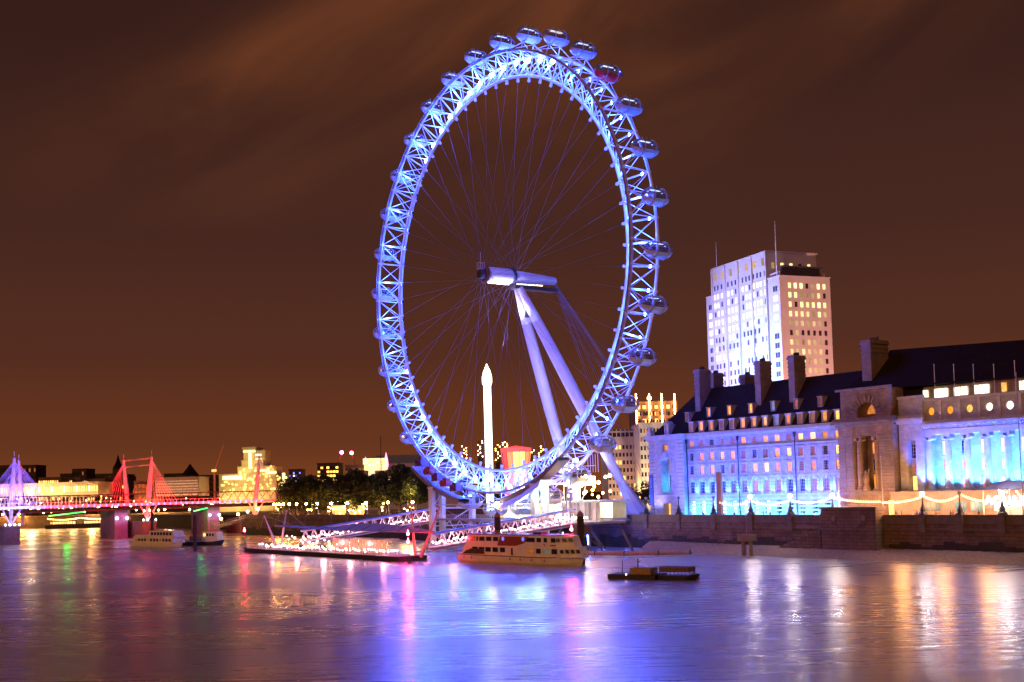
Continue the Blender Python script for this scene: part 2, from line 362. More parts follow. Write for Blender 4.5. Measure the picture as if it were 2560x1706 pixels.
# drain ledges etc. piers with lamp standards
def lamp_standard(lit, yellow=False):
    t = thing('street_lamp', 'x', 'street lamp')
    pier = MB(); pier.box(-.75, .75, -.55, .75, 5.2, 8.9); pier.lathe([(.45, -.66), (.55, -.54)], 10, axis='y', o=(0, 0, 7.6)); pier.build('pier', granite_cap, t)
    b = MB(); b.lathe([(.95, 8.9), (.9, 9.1), (.55, 9.5), (.6, 9.8), (.28, 10.6), (.16, 11.3), (.10, 12.4), (.18, 12.5), (.10, 12.6)], 8); b.build('standard', iron, t)
    g = MB(); g.ball((0, 0, 13.0), .42, 12, 8); 
    g.build('globe', (lamp_globe_y if yellow else lamp_globe) if lit else mat('unlit_globe', (.25, .22, .2), .3), t, smooth=True)
    return t
order = ['first', 'second', 'third', 'fourth', 'fifth', 'sixth', 'seventh', 'eighth', 'ninth', 'tenth', 'eleventh', 'twelfth', 'thirteenth', 'fourteenth', 'fifteenth', 'sixteenth']
spec = {}
for k in ((1, 0), (0, 0), (1, 1)): spec[k] = lamp_standard(*k); spec[k, 't'] = tree_of(spec[k]); spec[k, 'u'] = False
def place_lamp(k, loc, label, group, pw=0, col=(1, .85, .6)):
    if not spec[k, 'u']: spec[k, 'u'] = True; r = spec[k]; r.location = loc; r.rotation_euler = (0, 0, -TH); r['label'] = label; r['group'] = group
    else: r = dup(spec[k], spec[k, 't'], loc, -TH, label, group)
    if pw: lamp('POINT', (0, -.2, 13.0), pw, col, r, size=.5)
    return r
G1 = 'lamp standards on the piers of the river wall'
near = [(1616, 0), (1697, 0), (1784, 0), (1877, 1), (1976, 1), (2082, 1), (2307, 1), (2400, 0), (2506, 1)]
nl = ['unlit lamp standard on the wall nearest the wheel footing', 'unlit lamp standard below the left corner pavilion', 'unlit lamp standard just left of the upright orange slab', 'white lit lamp standard just right of the upright orange slab', 'second white lit lamp standard before the blue facade', 'white lit lamp standard at the bastion before the blue facade', 'lit lamp standard right of the bastion under the string lights', 'unlit dark lamp standard between two lit ones right of the bastion', 'lit lamp standard beside the tented kiosk at the right']
for (px, lit), lb in zip(near, nl):
    s, z = AT(px, 1280, 22.2); place_lamp((lit, 0), S(s, 22.2, 0), lb, G1, 0 if lit else 0, (1, .85, .66))
far = [685, 692, 698, 708.6, 723, 741.5, 765.7, 794, 828, 868.5, 915.5, 970, 1032]
for i, px in enumerate(far):
    s, z = AT(px, 1280, 22.2); place_lamp((1, 1), S(s, 22.2, 0), order[i]+' yellow lit lamp standard from the left below the dark trees', G1, 0, (1, .6, .2))

# ================================================================ COUNTY HALL (river front)
Z0 = 7.7
hall = bank('riverside_hall', 'long stone riverside hall with blue floodlit wing, dark tiled roofs and a lit colonnade', 'building', 0, 34, 0)
# local frame: x = s, y = t-34, z above water
mb = MB()
mb.box(36.3, 88.5, .9, 17, Z0-1, 28.6)                      # core of the wing, face is built in front of it
mb.build('wing_core', stone, hall)
# facade with real openings: rows of (z0,z1,sill,head), arched row
XS = [38.25+3.72*i for i in range(14)]
rows = [(13.4, 17.9, 13.9, 17.0, .85), (17.9, 21.9, 18.9, 21.2, .78), (21.9, 25.4, 22.5, 24.6, .78), (25.4, 28.5, 26.35, 27.95, .78)]
mb = MB()
xe = [36.3]+[(XS[i]+XS[i+1])/2 for i in range(13)]+[88.5]
for z0, z1, a, b, hw in rows:
    for i, x in enumerate(XS):
        l, r = xe[i], xe[i+1]
        mb.box(l, x-hw, 0, .9, z0, z1); mb.box(x+hw, r, 0, .9, z0, z1); mb.box(x-hw, x+hw, 0, .9, z0, a); mb.box(x-hw, x+hw, 0, .9, b, z1)
for i, x in enumerate(XS):
    mb.box(xe[i], x-.8, 0, .9, Z0-.5, 13.4); mb.box(x+.8, xe[i+1], 0, .9, Z0-.5, 13.4); mb.box(x-.8, x+.8, 0, .9, 11.9, 13.4)
mb.build('facade_wall', stone, hall)
tr = MB()
tr.box(36.3, 88.5, -.28, -.02, 13.15, 13.5); tr.box(36.3, 88.5, -.22, -.02, 17.75, 18.0); tr.box(36.3, 88.5, -.32, -.02, 25.35, 25.7)
for i in range(5): tr.box(36.3, 88.5, -.08, -.02, Z0+.6+i*.95, Z0+1.1+i*.95)
for i, x in enumerate(XS):
    for z0, z1, a, b, hw in rows[1:3]:
        tr.box(x-hw-.25, x-hw, -.14, -.02, a-.1, b+.1); tr.box(x+hw, x+hw+.25, -.14, -.02, a-.1, b+.1); tr.box(x-hw-.4, x+hw+.4, -.25, -.02, b+.1, b+.35); tr.box(x-hw-.35, x+hw+.35, -.28, -.02, a-.32, a-.1)
    # arched hood and rusticated piers of the piano nobile
    for k in range(10):
        a0, a1 = PI*k/10, PI*(k+1)/10
        for r_ in (1.02,):
            tr.bar((x-r_*math.cos(a0), -.2, 17.1+r_*math.sin(a0)), (x-r_*math.cos(a1), -.2, 17.1+r_*math.sin(a1)), .16, 4)
    for k in range(5): 
        tr.box(x-1.7, x-.95, -.2, -.02, 13.6+k*.75, 14.05+k*.75); tr.box(x+.95, x+1.7, -.2, -.02, 13.6+k*.75, 14.05+k*.75)
    tr.box(x-.3, x+.3, -.3, -.02, 17.0, 17.7)
tr.build('facade_trim', stone_tr, hall)
cn = MB()
cn.box(35.9, 89, -.5, .9, 28.5, 28.9); cn.box(35.7, 89.2, -1.0, .9, 28.9, 29.3); cn.box(35.8, 89.1, -.8, .9, 29.3, 29.9)
for i in range(104): cn.box(36.2+i*.5, 36.45+i*.5, -.72, -.5, 28.6, 28.88)
cn.build('cornice', stone_tr, hall)
# windows: each is a frame with its pane
def win_meshes(hw, h, nx, nz, bar=.05, d=.12):
    f = MB(); f.box(-hw, -hw+.1, -d, 0, 0, h); f.box(hw-.1, hw, -d, 0, 0, h); f.box(-hw+.1, hw-.1, -d, 0, 0, .1); f.box(-hw+.1, hw-.1, -d, 0, h-.1, h)
    for i in range(1, nx): x = -hw+2*hw*i/nx; f.box(x-bar/2, x+bar/2, -d+.02, -.02, .1, h-.1)
    for i in range(1, nz): z = h*i/nz; f.box(-hw+.1, hw-.1, -d+.025, -.025, z-bar/2, z+bar/2)
    return f.mesh('window', [frame_m])
def pane_mesh(hw, h, m): p = MB(); p.poly([(-hw+.05, 0, .05), (hw-.05, 0, .05), (hw-.05, 0, h-.05), (-hw+.05, 0, h-.05)]); return p.mesh('pane', [m])
PM = {}
def pane(hw, h, m):
    k = (hw, h, m.name)
    if k not in PM: PM[k] = pane_mesh(hw, h, m)
    return PM[k]
WK = {}
def window(par, x, y, z, hw, h, nx, nz, m, name='window'):
    k = (hw, h, nx, nz)
    if k not in WK: WK[k] = win_meshes(hw, h, nx, nz)
    f = inst(WK[k], name, par, (x, y, z)); inst(pane(hw, h, m), 'pane', f, (0, .02, 0)); return f
lv = {0: dim_win, 1: warm_win, 2: glass_dk, 3: yel_win}
pat = [[2, 2, 2, 2, 2, 2, 0, 0, 0, 2, 2, 0, 0, 0], [2, 1, 1, 2, 0, 0, 1, 3, 1, 1, 0, 1, 2, 1], [2, 1, 1, 3, 1, 0, 2, 0, 1, 3, 0, 0, 2, 3], [1, 0, 2, 0, 0, 1, 0, 1, 1, 0, 3, 3, 1, 1]]
for (z0, z1, a, b, hw), pt in zip(rows, pat):
    for x, q in zip(XS, pt): window(hall, x, .26, a, hw, b-a, 3, 4 if b-a > 2 else 3, lv[q])
for i, x in enumerate(XS):
    window(hall, x, .5, 8.6, .8, 3.3, 3, 4, (white_win, white_win, white_win, white_win, white_win, white_win, yel_win, warm_win, glass_dk, glass_dk, dim_win, glass_dk, glass_dk, dim_win)[i])
for x in (36.9, 55.3, 74.0):
    d = MB(); d.bar((x, -.45, Z0), (x, -.45, 27.2), .13, 6); d.prism([(x-.35, 28.3), (x+.35, 28.3), (x+.12, 27.2), (x-.12, 27.2)], -.7, -.3); d.build('drainpipe', iron, hall)
# roof of the wing and dormers
RZ = 29.9
mb = MB()
mb.poly([(22.3, .2, RZ), (88.6, .2, RZ), (96, 9, 42.2), (33.5, 9, 42.2)]); mb.poly([(22.3, 18, RZ), (88.6, 18, RZ), (96, 9, 42.2), (33.5, 9, 42.2)]); mb.poly([(22.3, .2, RZ), (22.3, 18, RZ), (33.5, 9, 42.2)])
mb.poly([(22.3, .2, RZ), (88.6, .2, RZ), (88.6, 18, RZ), (22.3, 18, RZ)])
mb.build('roof', roof_m, hall)
def roof_y(z): return .2+(z-RZ)/(42.2-RZ)*8.8
dm = MB(); dm.box(-.85, -.62, 0, 2.2, 0, 2.5); dm.box(.62, .85, 0, 2.2, 0, 2.5); dm.box(-.62, .62, 0, .3, 0, .25); dm.box(-1.0, 1.0, -.2, 2.6, 2.5, 2.75); dm.box(-.62, .62, .35, .5, .25, 2.5)
dormer_me = dm.mesh('dormer', [stone_tr]); 
ds = MB(); ds.box(-.7, -.5, 0, 2, 0, 2.4); ds.box(.5, .7, 0, 2, 0, 2.4); ds.box(-.5, .5, 0, .3, 0, .2); ds.box(-.85, .85, -.15, 2.3, 2.4, 2.6); dorm2_me = ds.mesh('dormer', [stone_tr])
lo = [4, 1, 1, 0, 0, 1, 1, 3, 5, 1, 0, 0, 1, 3]; lv[4] = dim_win; lv[5] = lit_window('window_bluish', (.35, .5, 1), .7)
for x, q in zip(XS, lo):
    d = inst(dormer_me, 'dormer', hall, (x, roof_y(30.2)-.35, 30.2)); wdw = inst(pane(.6, 2.2, lv[q]), 'pane', d, (0, .3, .27))
    WKk = window(d, 0, .12, .27, .6, 2.2, 3, 4, lv[q]) if False else None
    if (.6, 2.2, 3, 4) not in WK: WK[.6, 2.2, 3, 4] = win_meshes(.6, 2.2, 3, 4)
    inst(WK[.6, 2.2, 3, 4], 'window_frame', d, (0, .28, .27))
for x, q in zip([XS[1]+.3+7.44*i for i in range(7)], [1, 1, 1, 5, 0, 0, 3]):
    d = inst(dorm2_me, 'dormer', hall, (x, roof_y(34)-.3, 34.0)); inst(pane(.5, 2.1, lv[q]), 'pane', d, (0, .3, .22))
def chimney(x0, x1, y0, y1, zb, zt, waist=None):
    c = MB(); c.box(x0, x1, y0, y1, zb, zt-.9); c.box(x0-.25, x1+.25, y0-.25, y1+.25, zt-.9, zt-.5); c.box(x0-.1, x1+.1, y0-.1, y1+.1, zt-.5, zt)
    n = int((zt-waist)/1.0) if waist else 0
    for i in range(n): c.box(x0-.12, x1+.12, y0-.12, y1+.12, waist+i*1.0, waist+i*1.0+.28)
    o = c.build('chimney', chim_m, hall)
    p = MB()
    for i in range(4): p.lathe([(.22, zt), (.18, zt+.8)], 6, o=(x0+(i+.5)*(x1-x0)/4, (y0+y1)/2, 0))
    p.build('chimney_pot', iron, o)
def cx(px0, px1, py, t): a, z = AT(px0, py, t); b, _ = AT(px1, py, t); return a, b, z
for (p0, p1, pt_, pb, t, dd) in ((1735, 1748, 925, 1020, 38.5, 2.6), (1771, 1781, 934, 990, 50, 2.4), (1849, 1862, 938, 975, 50, 2.6), (1885, 1898, 904, 1006, 38.5, 2.6), (1969, 1982, 890, 996, 38.5, 2.6)):
    a, b, zt = cx(p0, p1, pt_, t); zb = 31 if t < 40 else 36
    chimney(a, a+1.9, t-34, t-34+dd*1.6, zb, zt, zt-6 if t < 40 else zt-4)
a, b, zt = cx(2152, 2172, 852, 38); chimney(a, a+2.6, 4, 10.5, 34, zt, zt-3)

# ---- left corner pavilion with the tall niche
mb = MB(); PX0, PX1 = 22.9, 36.2
mb.arch(PX0+3.6, PX1-3.8, 14.0, 25.0, 29.4, 1.95, 14.3, 22.0, -1.2, 1.2)
mb.box(PX0, PX0+3.6, -1.2, 17, Z0-1, 28.6); mb.box(PX1-3.8, PX1, -1.2, 2, Z0-1, 28.6); mb.box(PX0+3.6, PX1-3.8, -1.2, 2, 25, 25.6); mb.box(PX0+3.6, PX1-3.8, -1.2, 2, 27.4, 28.6)
mb.box(PX0+3.6, 28.3, -1.2, 2, 25.6, 27.4); mb.box(30.5, PX1-3.8, -1.2, 2, 25.6, 27.4)
mb.box(PX0+3.6, 28.0, -1.2, 2, Z0-1, 14); mb.box(30.8, PX1-3.8, -1.2, 2, Z0-1, 14); mb.box(28.0, 30.8, -1.2, 2, 11.4, 14)
mb.box(PX0+3.6, PX1-3.8, 1.2, 2.0, 14, 25)
mb.build('corner_pavilion_wall', stone, hall)
mb = MB()
for i in range(20):
    z = 9+i*.98
    mb.box(PX0-.1, PX0+2.6, -1.32, -1.2, z, z+.62); mb.box(PX1-2.7, PX1+.1, -1.32, -1.2, z, z+.62)
mb.box(PX0-.3, PX1+.3, -1.5, -1.2, 13.3, 13.7); mb.box(PX0-.5, PX1+.5, -1.8, 1, 28.6, 29.0); mb.box(PX0-1.1, PX1+.4, -2.4, 1, 29.0, 29.9)
for k in range(12):
    a0 = PI*k/12+.04; a1 = PI*(k+1)/12-.04
    mb.bar((29.4-2.35*math.cos(a0), -1.3, 22+2.35*math.sin(a0)), (29.4-2.35*math.cos(a1), -1.3, 22+2.35*math.sin(a1)), .25, 4)
mb.box(28.9, 29.9, -1.6, -1.2, 23.9, 25.2)
mb.box(PX0-.2, PX0+1.2, -1.6, 0, 29.9, 31.2); mb.ball((PX0+.5, -.8, 31.8), .7)
mb.build('corner_pavilion_trim', stone_tr, hall)
window(hall, 29.4, 1.1, 14.6, 1.1, 4.6, 4, 7, glass_dk); window(hall, 29.4, -.4, 25.7, 1.1, 1.6, 4, 2, warm_win)
MB().box(28.0, 30.8, .8, .9, Z0, 11.4).build('lit_doorway', yel_win, hall)
sc_ = MB(); sc_.lathe([(.75, 19.2), (.6, 19.6), (.35, 20.2), (.45, 21), (.28, 21.5), (.25, 22), (.05, 22.3)], 8, o=(29.4, .6, 0)); sc_.box(28.5, 30.3, .2, 1.1, 19.0, 19.25); sc_.build('niche_statue', stone_tr, hall)
inst(dormer_me, 'dormer', hall, (29.3, -.4, 30.0)); inst(pane(.6, 2.2, dim_win), 'pane', inst(dorm2_me, 'dormer', hall, (34.8, 2.1, 33.2)), (0, .3, .2))
g = MB(); g.prism([(28.1, 32.8), (30.5, 32.8), (29.3, 33.7)], -.6, 1.5); g.build('dormer_pediment', stone_tr, hall)

# ---- dark central pavilion (darker, browner stone than the wing) s 88.6 .. 104
A0, A1 = 88.7, 103.6
mb = MB(); Y0 = -2.4
mb.box(A0, A0+4.1, Y0, 16, Z0-1, 28.3); mb.box(A1-3.8, A1, Y0, 16, Z0-1, 28.3); mb.box(A0+4.1, A1-3.8, 2.6, 16, Z0-1, 28.3)
mb.box(A0+4.1, A1-3.8, Y0, 2.6, Z0-1, 13.6); mb.box(A0+4.1, A1-3.8, Y0+.3, 2.6, 26.2, 28.3)
mb.arch(A0+.8, A1-.5, 30.2, 36.6, (A0+A1)/2+.4, 2.5, 30.3, 31.2, Y0+.3, 2.6); mb.box(A0+.8, A1-.5, 2.6, 14, 30.2, 36.6)
mb.poly([(A0+.8, Y0+.3, 36.6), (A1-.5, Y0+.3, 36.6), (A1-.5, 14, 36.6), (A0+.8, 14, 36.6)]); mb.poly([(A0+.8, Y0+.3, 30.2), (A0+.8, 14, 30.2), (A0+.8, 14, 36.6), (A0+.8, Y0+.3, 36.6)]); mb.poly([(A1-.5, Y0+.3, 30.2), (A1-.5, 14, 30.2), (A1-.5, 14, 36.6), (A1-.5, Y0+.3, 36.6)])
mb.build('central_pavilion_wall', stone_dk, hall)
mb = MB()
for i in range(17):
    z = 14.3+i*.72
    for a, b in ((A0-.06, A0+1.9), (A0+2.3, A0+4.0), (A1-3.7, A1+.06)): mb.box(a, b, Y0-.1, Y0, z, z+.5)
mb.box(A0-.4, A1+.4, Y0-.5, Y0, 28.3, 28.9); mb.box(A0-1.2, A1+.9, Y0-1.3, 0, 28.9, 29.5); mb.box(A0-.9, A1+.7, Y0-.9, 1, 29.5, 30.2); mb.box(A0-.2, A1+.1, Y0-.3, Y0+.3, 36.6, 37.1); mb.box(A0-.3, A1+.3, Y0-.5, Y0, 13.0, 13.7); mb.box(A0-.2, A1+.3, Y0-.3, Y0, 9.2, 9.6)
mc = (A0+A1)/2+.4
for k in range(11):
    a0 = PI*(k+.5)/11; mb.bar((mc-2.6*math.cos(a0), Y0+.25, 31.2+2.6*math.sin(a0)), (mc-4.3*math.cos(a0), Y0+.25, 31.2+4.3*math.sin(a0)), .2, 4, .33)
mb.box(A0+4.1, A1-3.8, -.6, 0, 13.6, 14.4)
mb.build('central_pavilion_trim', mat('dark_brown_stone_trim', (.26, .20, .15), .85, var=.4, scale=.5, bump=.3), hall)
def column(x, y, z0, z1, r, m, ionic=True):
    c = MB(); c.box(x-r*1.4, x+r*1.4, y-r*1.4, y+r*1.4, z0, z0+.35); c.lathe([(r*1.3, z0+.35), (r*1.35, z0+.55), (r*1.08, z0+.8), (r, z0+1.2), (r*.98, z0+(z1-z0)*.5), (r*.84, z1-1.3), (r*.95, z1-1.1)], 14, o=(x, y, 0))
    c.box(x-r*1.35, x+r*1.35, y-r*1.2, y+r*1.2, z1-.45, z1)
    if ionic:
        for sx in (-1, 1): c.lathe([(.30, y-r*1.15), (.42, y-r*1.1), (.42, y+r*1.1), (.30, y+r*1.15)], 10, axis='y', o=(x+sx*r*1.05, 0, z1-.75))
    return c.build('column', m, hall, smooth=False)
column(A0+5.2, Y0+.9, 13.7, 26.2, .72, stone_dk); column(A1-4.9, Y0+.9, 13.7, 26.2, .72, stone_dk)
for x, q, z, h in ((95.2, warm_win, 22.2, 2.6), (97.7, warm_win, 22.2, 2.6), (95.2, glass_dk, 18.2, 2.8), (97.7, glass_dk, 18.2, 2.8), (95.2, warm_win, 14.4, 3.0), (97.7, yel_win, 14.4, 3.0)): window(hall, x, 2.45, z, .8, h, 3, 4, q)
MB().poly([(mc-2.5*math.cos(PI*i/12), 1.6, 31.2+2.5*math.sin(PI*i/12)) for i in range(13)]).build('arched_attic_window', lit_window('attic_orange', (1, .30, .07), .9), hall)
sc_ = MB(); sc_.lathe([(.9, 13.8), (.8, 14.6), (.5, 15.4), (.75, 16.4), (.55, 17.3), (.3, 17.7), (.3, 18.1), (.02, 18.4)], 8, o=(96.4, -2.9, 0)); sc_.bar((96.9, -2.9, 16.8), (97.5, -3.2, 18.6), .14); sc_.build('pavilion_statue', stone_dk, hall)
# ---- return bay at the start of the crescent
B0, B1 = 104.2, 110.3
mb = MB(); mb.box(B0, B0+2, -1, 14, Z0-1, 28.2); mb.box(B1-2, B1, -1, 14, Z0-1, 28.2); mb.box(B0+2, B1-2, .4, 14, Z0-1, 28.2); mb.box(B0, B1, -.8, 14, 30.0, 33.8)
mb.box(B0+2, B1-2, -1, .4, 24.5, 28.2); mb.box(B0+2, B1-2, -1, .4, 8, 13.6)
mb.build('return_bay_wall', stone, hall)
mb = MB(); mb.box(B0-.3, B1+.3, -1.5, 0, 28.2, 28.8); mb.box(B0-.6, B1+.5, -1.9, 0, 28.8, 29.4); mb.box(B0-.3, B1+.3, -1.4, 0, 29.4, 30); mb.box(B0-.1, B1+.1, -1.2, -1, 13.0, 13.7); mb.box(B0-.2, B1+.2, -1.0, 0, 33.8, 34.3)
mb.build('return_bay_trim', stone_tr, hall)
window(hall, 107.25, .2, 20.6, .85, 3.2, 3, 4, glass_dk); window(hall, 107.25, .2, 17.4, .85, 2.2, 3, 3, dim_win); window(hall, 107.25, .2, 13.6, .85, 3.2, 3, 4, yel_win)
# ---- colonnade
C0, C1 = 110.4, 146
mb = MB(); mb.box(C0, C1, 3.2, 16, Z0-1, 25.6)
wx = [113.1+4.62*i for i in range(8)]
mb.build('colonnade_wall', stone, hall)
for i in range(8): column(110.9+4.62*i if False else wx[i]-2.31+.0, .4, 13.5, 25.5, .78, stone_tr)
mb = MB(); mb.box(C0, C1, -.6, 3.2, 25.5, 26.6); mb.box(C0, C1, -.5, 3.2, 26.6, 27.3); mb.box(C0-.1, C1, -1.5, 3.2, 27.3, 27.9); mb.box(C0-.1, C1, -1.2, 3.2, 27.9, 28.5)
for i in range(60): mb.box(C0+.2+i*.6, C0+.5+i*.6, -1.0, -.6, 26.9, 27.25)
mb.build('entablature', stone_tr, hall)
# attic with round windows
mb = MB(); rw = [112.0+4.62*i for i in range(8)]
for x in rw:
    n = 16; arc = [(x+.85*math.cos(2*PI*i/n), 30.6+.85*math.sin(2*PI*i/n)) for i in range(n)]
    ring = [(max(x-2.31, min(x+2.31, x+3.3*math.cos(2*PI*i/n))), 30.6+max(-2.1, min(2.2, 3.0*math.sin(2*PI*i/n)))) for i in range(n)]
    for i in range(n):
        j = (i+1) % n; mb.poly([(arc[i][0], -.2, arc[i][1]), (arc[j][0], -.2, arc[j][1]), (ring[j][0], -.2, ring[j][1]), (ring[i][0], -.2, ring[i][1])]); mb.poly([(arc[i][0], -.2, arc[i][1]), (arc[j][0], -.2, arc[j][1]), (arc[j][0], .5, arc[j][1]), (arc[i][0], .5, arc[i][1])])
mb.box(C0, C1, .7, 14, 28.5, 32.8)
mb.build('attic_wall', stone, hall)
mb = MB()
mb.box(C0, C1, -.6, .6, 32.8, 33.3)
for x in rw: mb.box(x-2.6, x-1.9, -.34, -.2, 28.7, 32.8)
mb.build('attic_trim', stone_tr, hall)
for i, x in enumerate(rw):
    q = (dim_win, dim_win, warm_win, yel_win, yel_win, yel_win, yel_win, yel_win)[i]
    MB().poly([(x+.86*math.cos(2*PI*k/16), .35, 30.6+.86*math.sin(2*PI*k/16)) for k in range(16)]).build('round_window', [warm_win, warm_win, yel_win, white_win, white_win, white_win, white_win, white_win][i], hall)
# glazed storey set back above the attic, big roof
mb = MB(); mb.box(C0-2, C1, 2.6, 14, 33.3, 36.2); mb.build('upper_storey_wall', stone_dk, hall)
def AH(px, py, t): return AT(px, py, t)
for a, b, q in ((2293, 2320, white_win), (2336, 2369, white_win), (2385, 2420, white_win), (2437, 2473, white_win), (2505, 2516, yel_win), (2549, 2580, white_win)):
    x0, _ = AT(a, 975, 36.5); x1, _ = AT(b, 970, 36.5)
    if x0 < C0-2: x0 = C0-2
    p = MB(); p.box(x0, x1, 2.4, 2.55, 33.7, 35.5); o = p.build('upper_window', q, hall)
    f = MB()
    for i in range(5): xx = x0+(x1-x0)*i/4; f.box(xx-.06, xx+.06, 2.3, 2.4, 33.7, 35.5)
    f.build('frame', frame_m, o)
mb = MB()
F0, F1, K0, K1, Q0, Q1 = (87.6, 1, 36.8), (150, 2, 36.0), (92.6, 13, 46.7), (150, 13, 44.0), (87.6, 26, 36.8), (150, 26, 36.0)
mb.poly([F0, F1, K1, K0]); mb.poly([Q0, Q1, K1, K0]); mb.poly([F0, Q0, K0]); mb.poly([F0, F1, Q1, Q0])
mb.box(100.5, 146, 2.7, 20, 34.5, 35.9)
mb.build('great_roof', roof_m, hall)
for px in (2334, 2383, 2432, 2483, 2535):
    x, zt = AT(px, 912 if px < 2500 else 903, 36); f = MB(); f.bar((x, 2.1, 33.3), (x, 2.1, zt), .09, 6); f.ball((x, 2.1, zt), .16, 6, 4); f.build('flagpole', steel, hall)
# colonnade windows
for i, x in enumerate(wx):
    if x > 145: break
    up = (white_win, glass_dk, yel_win, yel_win, yel_win, yel_win, glass_dk, glass_dk)[i]; mid = (red_win, red_win, yel_win, red_win, red_win, red_win, red_win, red_win)[i]; lo_ = (dim_win, red_win, red_win, red_win, red_win, red_win, red_win, red_win)[i]
    window(hall, x, 3.12, 21.2, .85, 3.0, 3, 4, up); window(hall, x, 3.12, 17.7, .85, 2.5, 3, 3, mid); window(hall, x, 3.12, 13.6, .95, 2.6, 3, 3, lo_)
    a = MB()
    for k in range(10):
        a0, a1 = PI*k/10, PI*(k+1)/10; a.bar((x-1.3*math.cos(a0), 3.05, 16.3+.9*math.sin(a0)), (x-1.3*math.cos(a1), 3.05, 16.3+.9*math.sin(a1)), .2, 4)
    a.box(x-1.45, x-1.1, 2.9, 3.19, 13.6, 16.3); a.box(x+1.1, x+1.45, 2.9, 3.19, 13.6, 16.3); a.box(x-1.1, x+1.1, 3.02, 3.19, 20.3, 20.9)
    a.build('window_surround', stone_tr, hall)
# plinth terrace of the crescent with shop windows and the sign
mb = MB(); mb.box(103.7, C1, -4.2, 3.1, Z0-1, 13.4); mb.box(103.6, C1, -4.5, -4.2, 12.9, 13.5); mb.box(103.6, C1, -4.35, -4.2, Z0, 8.6)
mb.build('terrace_plinth', mat('plinth_stone', (.40, .31, .24), .8, var=.25, scale=.4, bump=.2, brick=(1.6, .7, .02, .75)), hall)
teal = lit_window('teal_shop_window', (.16, .42, .40), .8)
for a, b, q in ((112.4, 116.2, teal), (119.6, 122.2, teal), (123.2, 126.2, teal), (128.5, 131.5, white_win), (132.2, 135, white_win)):
    o = MB().box(a, b, -4.27, -4.22, 9.3, 11.2).build('shop_window', q, hall); f = MB()
    for i in range(4): f.box(a+(b-a)*i/3-.05, a+(b-a)*i/3+.05, -4.34, -4.27, 9.3, 11.2)
    f.build('frame', frame_m, o)
MB().box(103.2, 104.4, -4.3, -4.22, 8.2, 11.6).build('lit_doorway', yel_win, hall)
sgn = bank('illuminated_sign', 'row of white lit capital letters fixed along the terrace wall at the right', 'sign', 0, 0, 0)
sgn.location = S(0, 34-4.6, 0)
letter_m = glow('sign_letters', (.80, .74, 1), 7)
for k, (ch, px) in enumerate(zip('AQUARIUM', (2470, 2493, 2515, 2535, 2556, 2576, 2590, 2606))):
    s_, z_ = AT(px, 1253, 29.2)
    fc = bpy.data.curves.new('letter', 'FONT'); fc.body = ch; fc.size = 2.5; fc.extrude = .08; fc.align_x = 'CENTER'; fc.materials.append(letter_m)
    lo_ = bpy.data.objects.new('letter', fc); COL.objects.link(lo_); lo_.location = (0, 0, 0); bpy.context.view_layer.update(); lme = bpy.data.meshes.new_from_object(lo_.evaluated_get(bpy.context.evaluated_depsgraph_get())); bpy.data.objects.remove(lo_); inst(lme, 'letter', sgn, (s_, 0, 10.6), (R(90), 0, 0))

# floodlights of the facade: on the ground before it and on the first ledge
CB = (.02, .065, 1.0); CC = (.12, .50, 1.0)
def flood_fixture():
    t = thing('floodlight', 'x', 'floodlight')
    h = MB(); h.box(-.3, .3, -.2, .2, .25, .6); h.box(-.35, -.3, -.06, .06, 0, .6); h.box(.3, .35, -.06, .06, 0, .6); h.build('housing', iron, t)
    MB().box(-.26, .26, -.16, .16, .6, .62).build('lens', lens_b, t); return t
fl = flood_fixture(); flt = tree_of(fl); first = True
def place_flood(s, t, z, label, pw, col, aim, spot=R(110), group='blue floodlights washing the hall front', sz=.15):
    global first
    if first: r = fl; r.location = S(s, t, z); r.rotation_euler = (0, 0, -TH); r['label'] = label; r['group'] = group; first = False
    else: r = dup(fl, flt, S(s, t, z), -TH, label, group)
    lamp('SPOT', (0, 0, .75), pw, col, r, aim=(0, aim[0], aim[1]), spot=spot, size=sz, blend=.8); return r
LBG = 'blue floodlight on the promenade paving before the blue facade'
for i in range(9): place_flood(39.2+5.8*i, 26.0, 7.75, LBG, 30000, CB, (8, 14), R(115))
for i in range(13):                                         # ledge lights between the arched windows
    lamp('SPOT', (XS[i]+1.86, -.62, 13.75), 5200, (.03, .30, 1.0), hall, aim=(XS[i]+1.86, -.05, 18), spot=R(95), size=.1, name='ledge_light')
for i in range(14): lamp('POINT', (XS[i]+.2, -1.9, 8.6), 1700, (.03, .34, 1.0), hall, size=.2, name='ground_storey_light')
lamp('SPOT', (29.4, -.6, 14.5), 2200, (.04, .40, 1), hall, aim=(29.4, .7, 23), spot=R(80), size=.1, name='niche_light'); lamp('POINT', (29.4, .2, 16.0), 500, (.04, .45, 1), hall, size=.1, name='niche_light')
place_flood(26.5, 29.5, 7.75, 'blue floodlight on the paving before the corner pavilion', 6000, (.35, .30, 1), (4, 14), R(100))
for i in range(7): lamp('SPOT', (wx[i], .6, 13.8), 24000, (.035, .28, 1.0), hall, aim=(wx[i], 3.1, 22), spot=R(120), size=.2, name='colonnade_light')
for i in range(8): lamp('SPOT', (wx[i]-2.31, -3.2, 13.7), 42000, (.02, .10, 1.0), hall, aim=(wx[i]-2.31, -.2, 24), spot=R(80), size=.2, name='terrace_light')

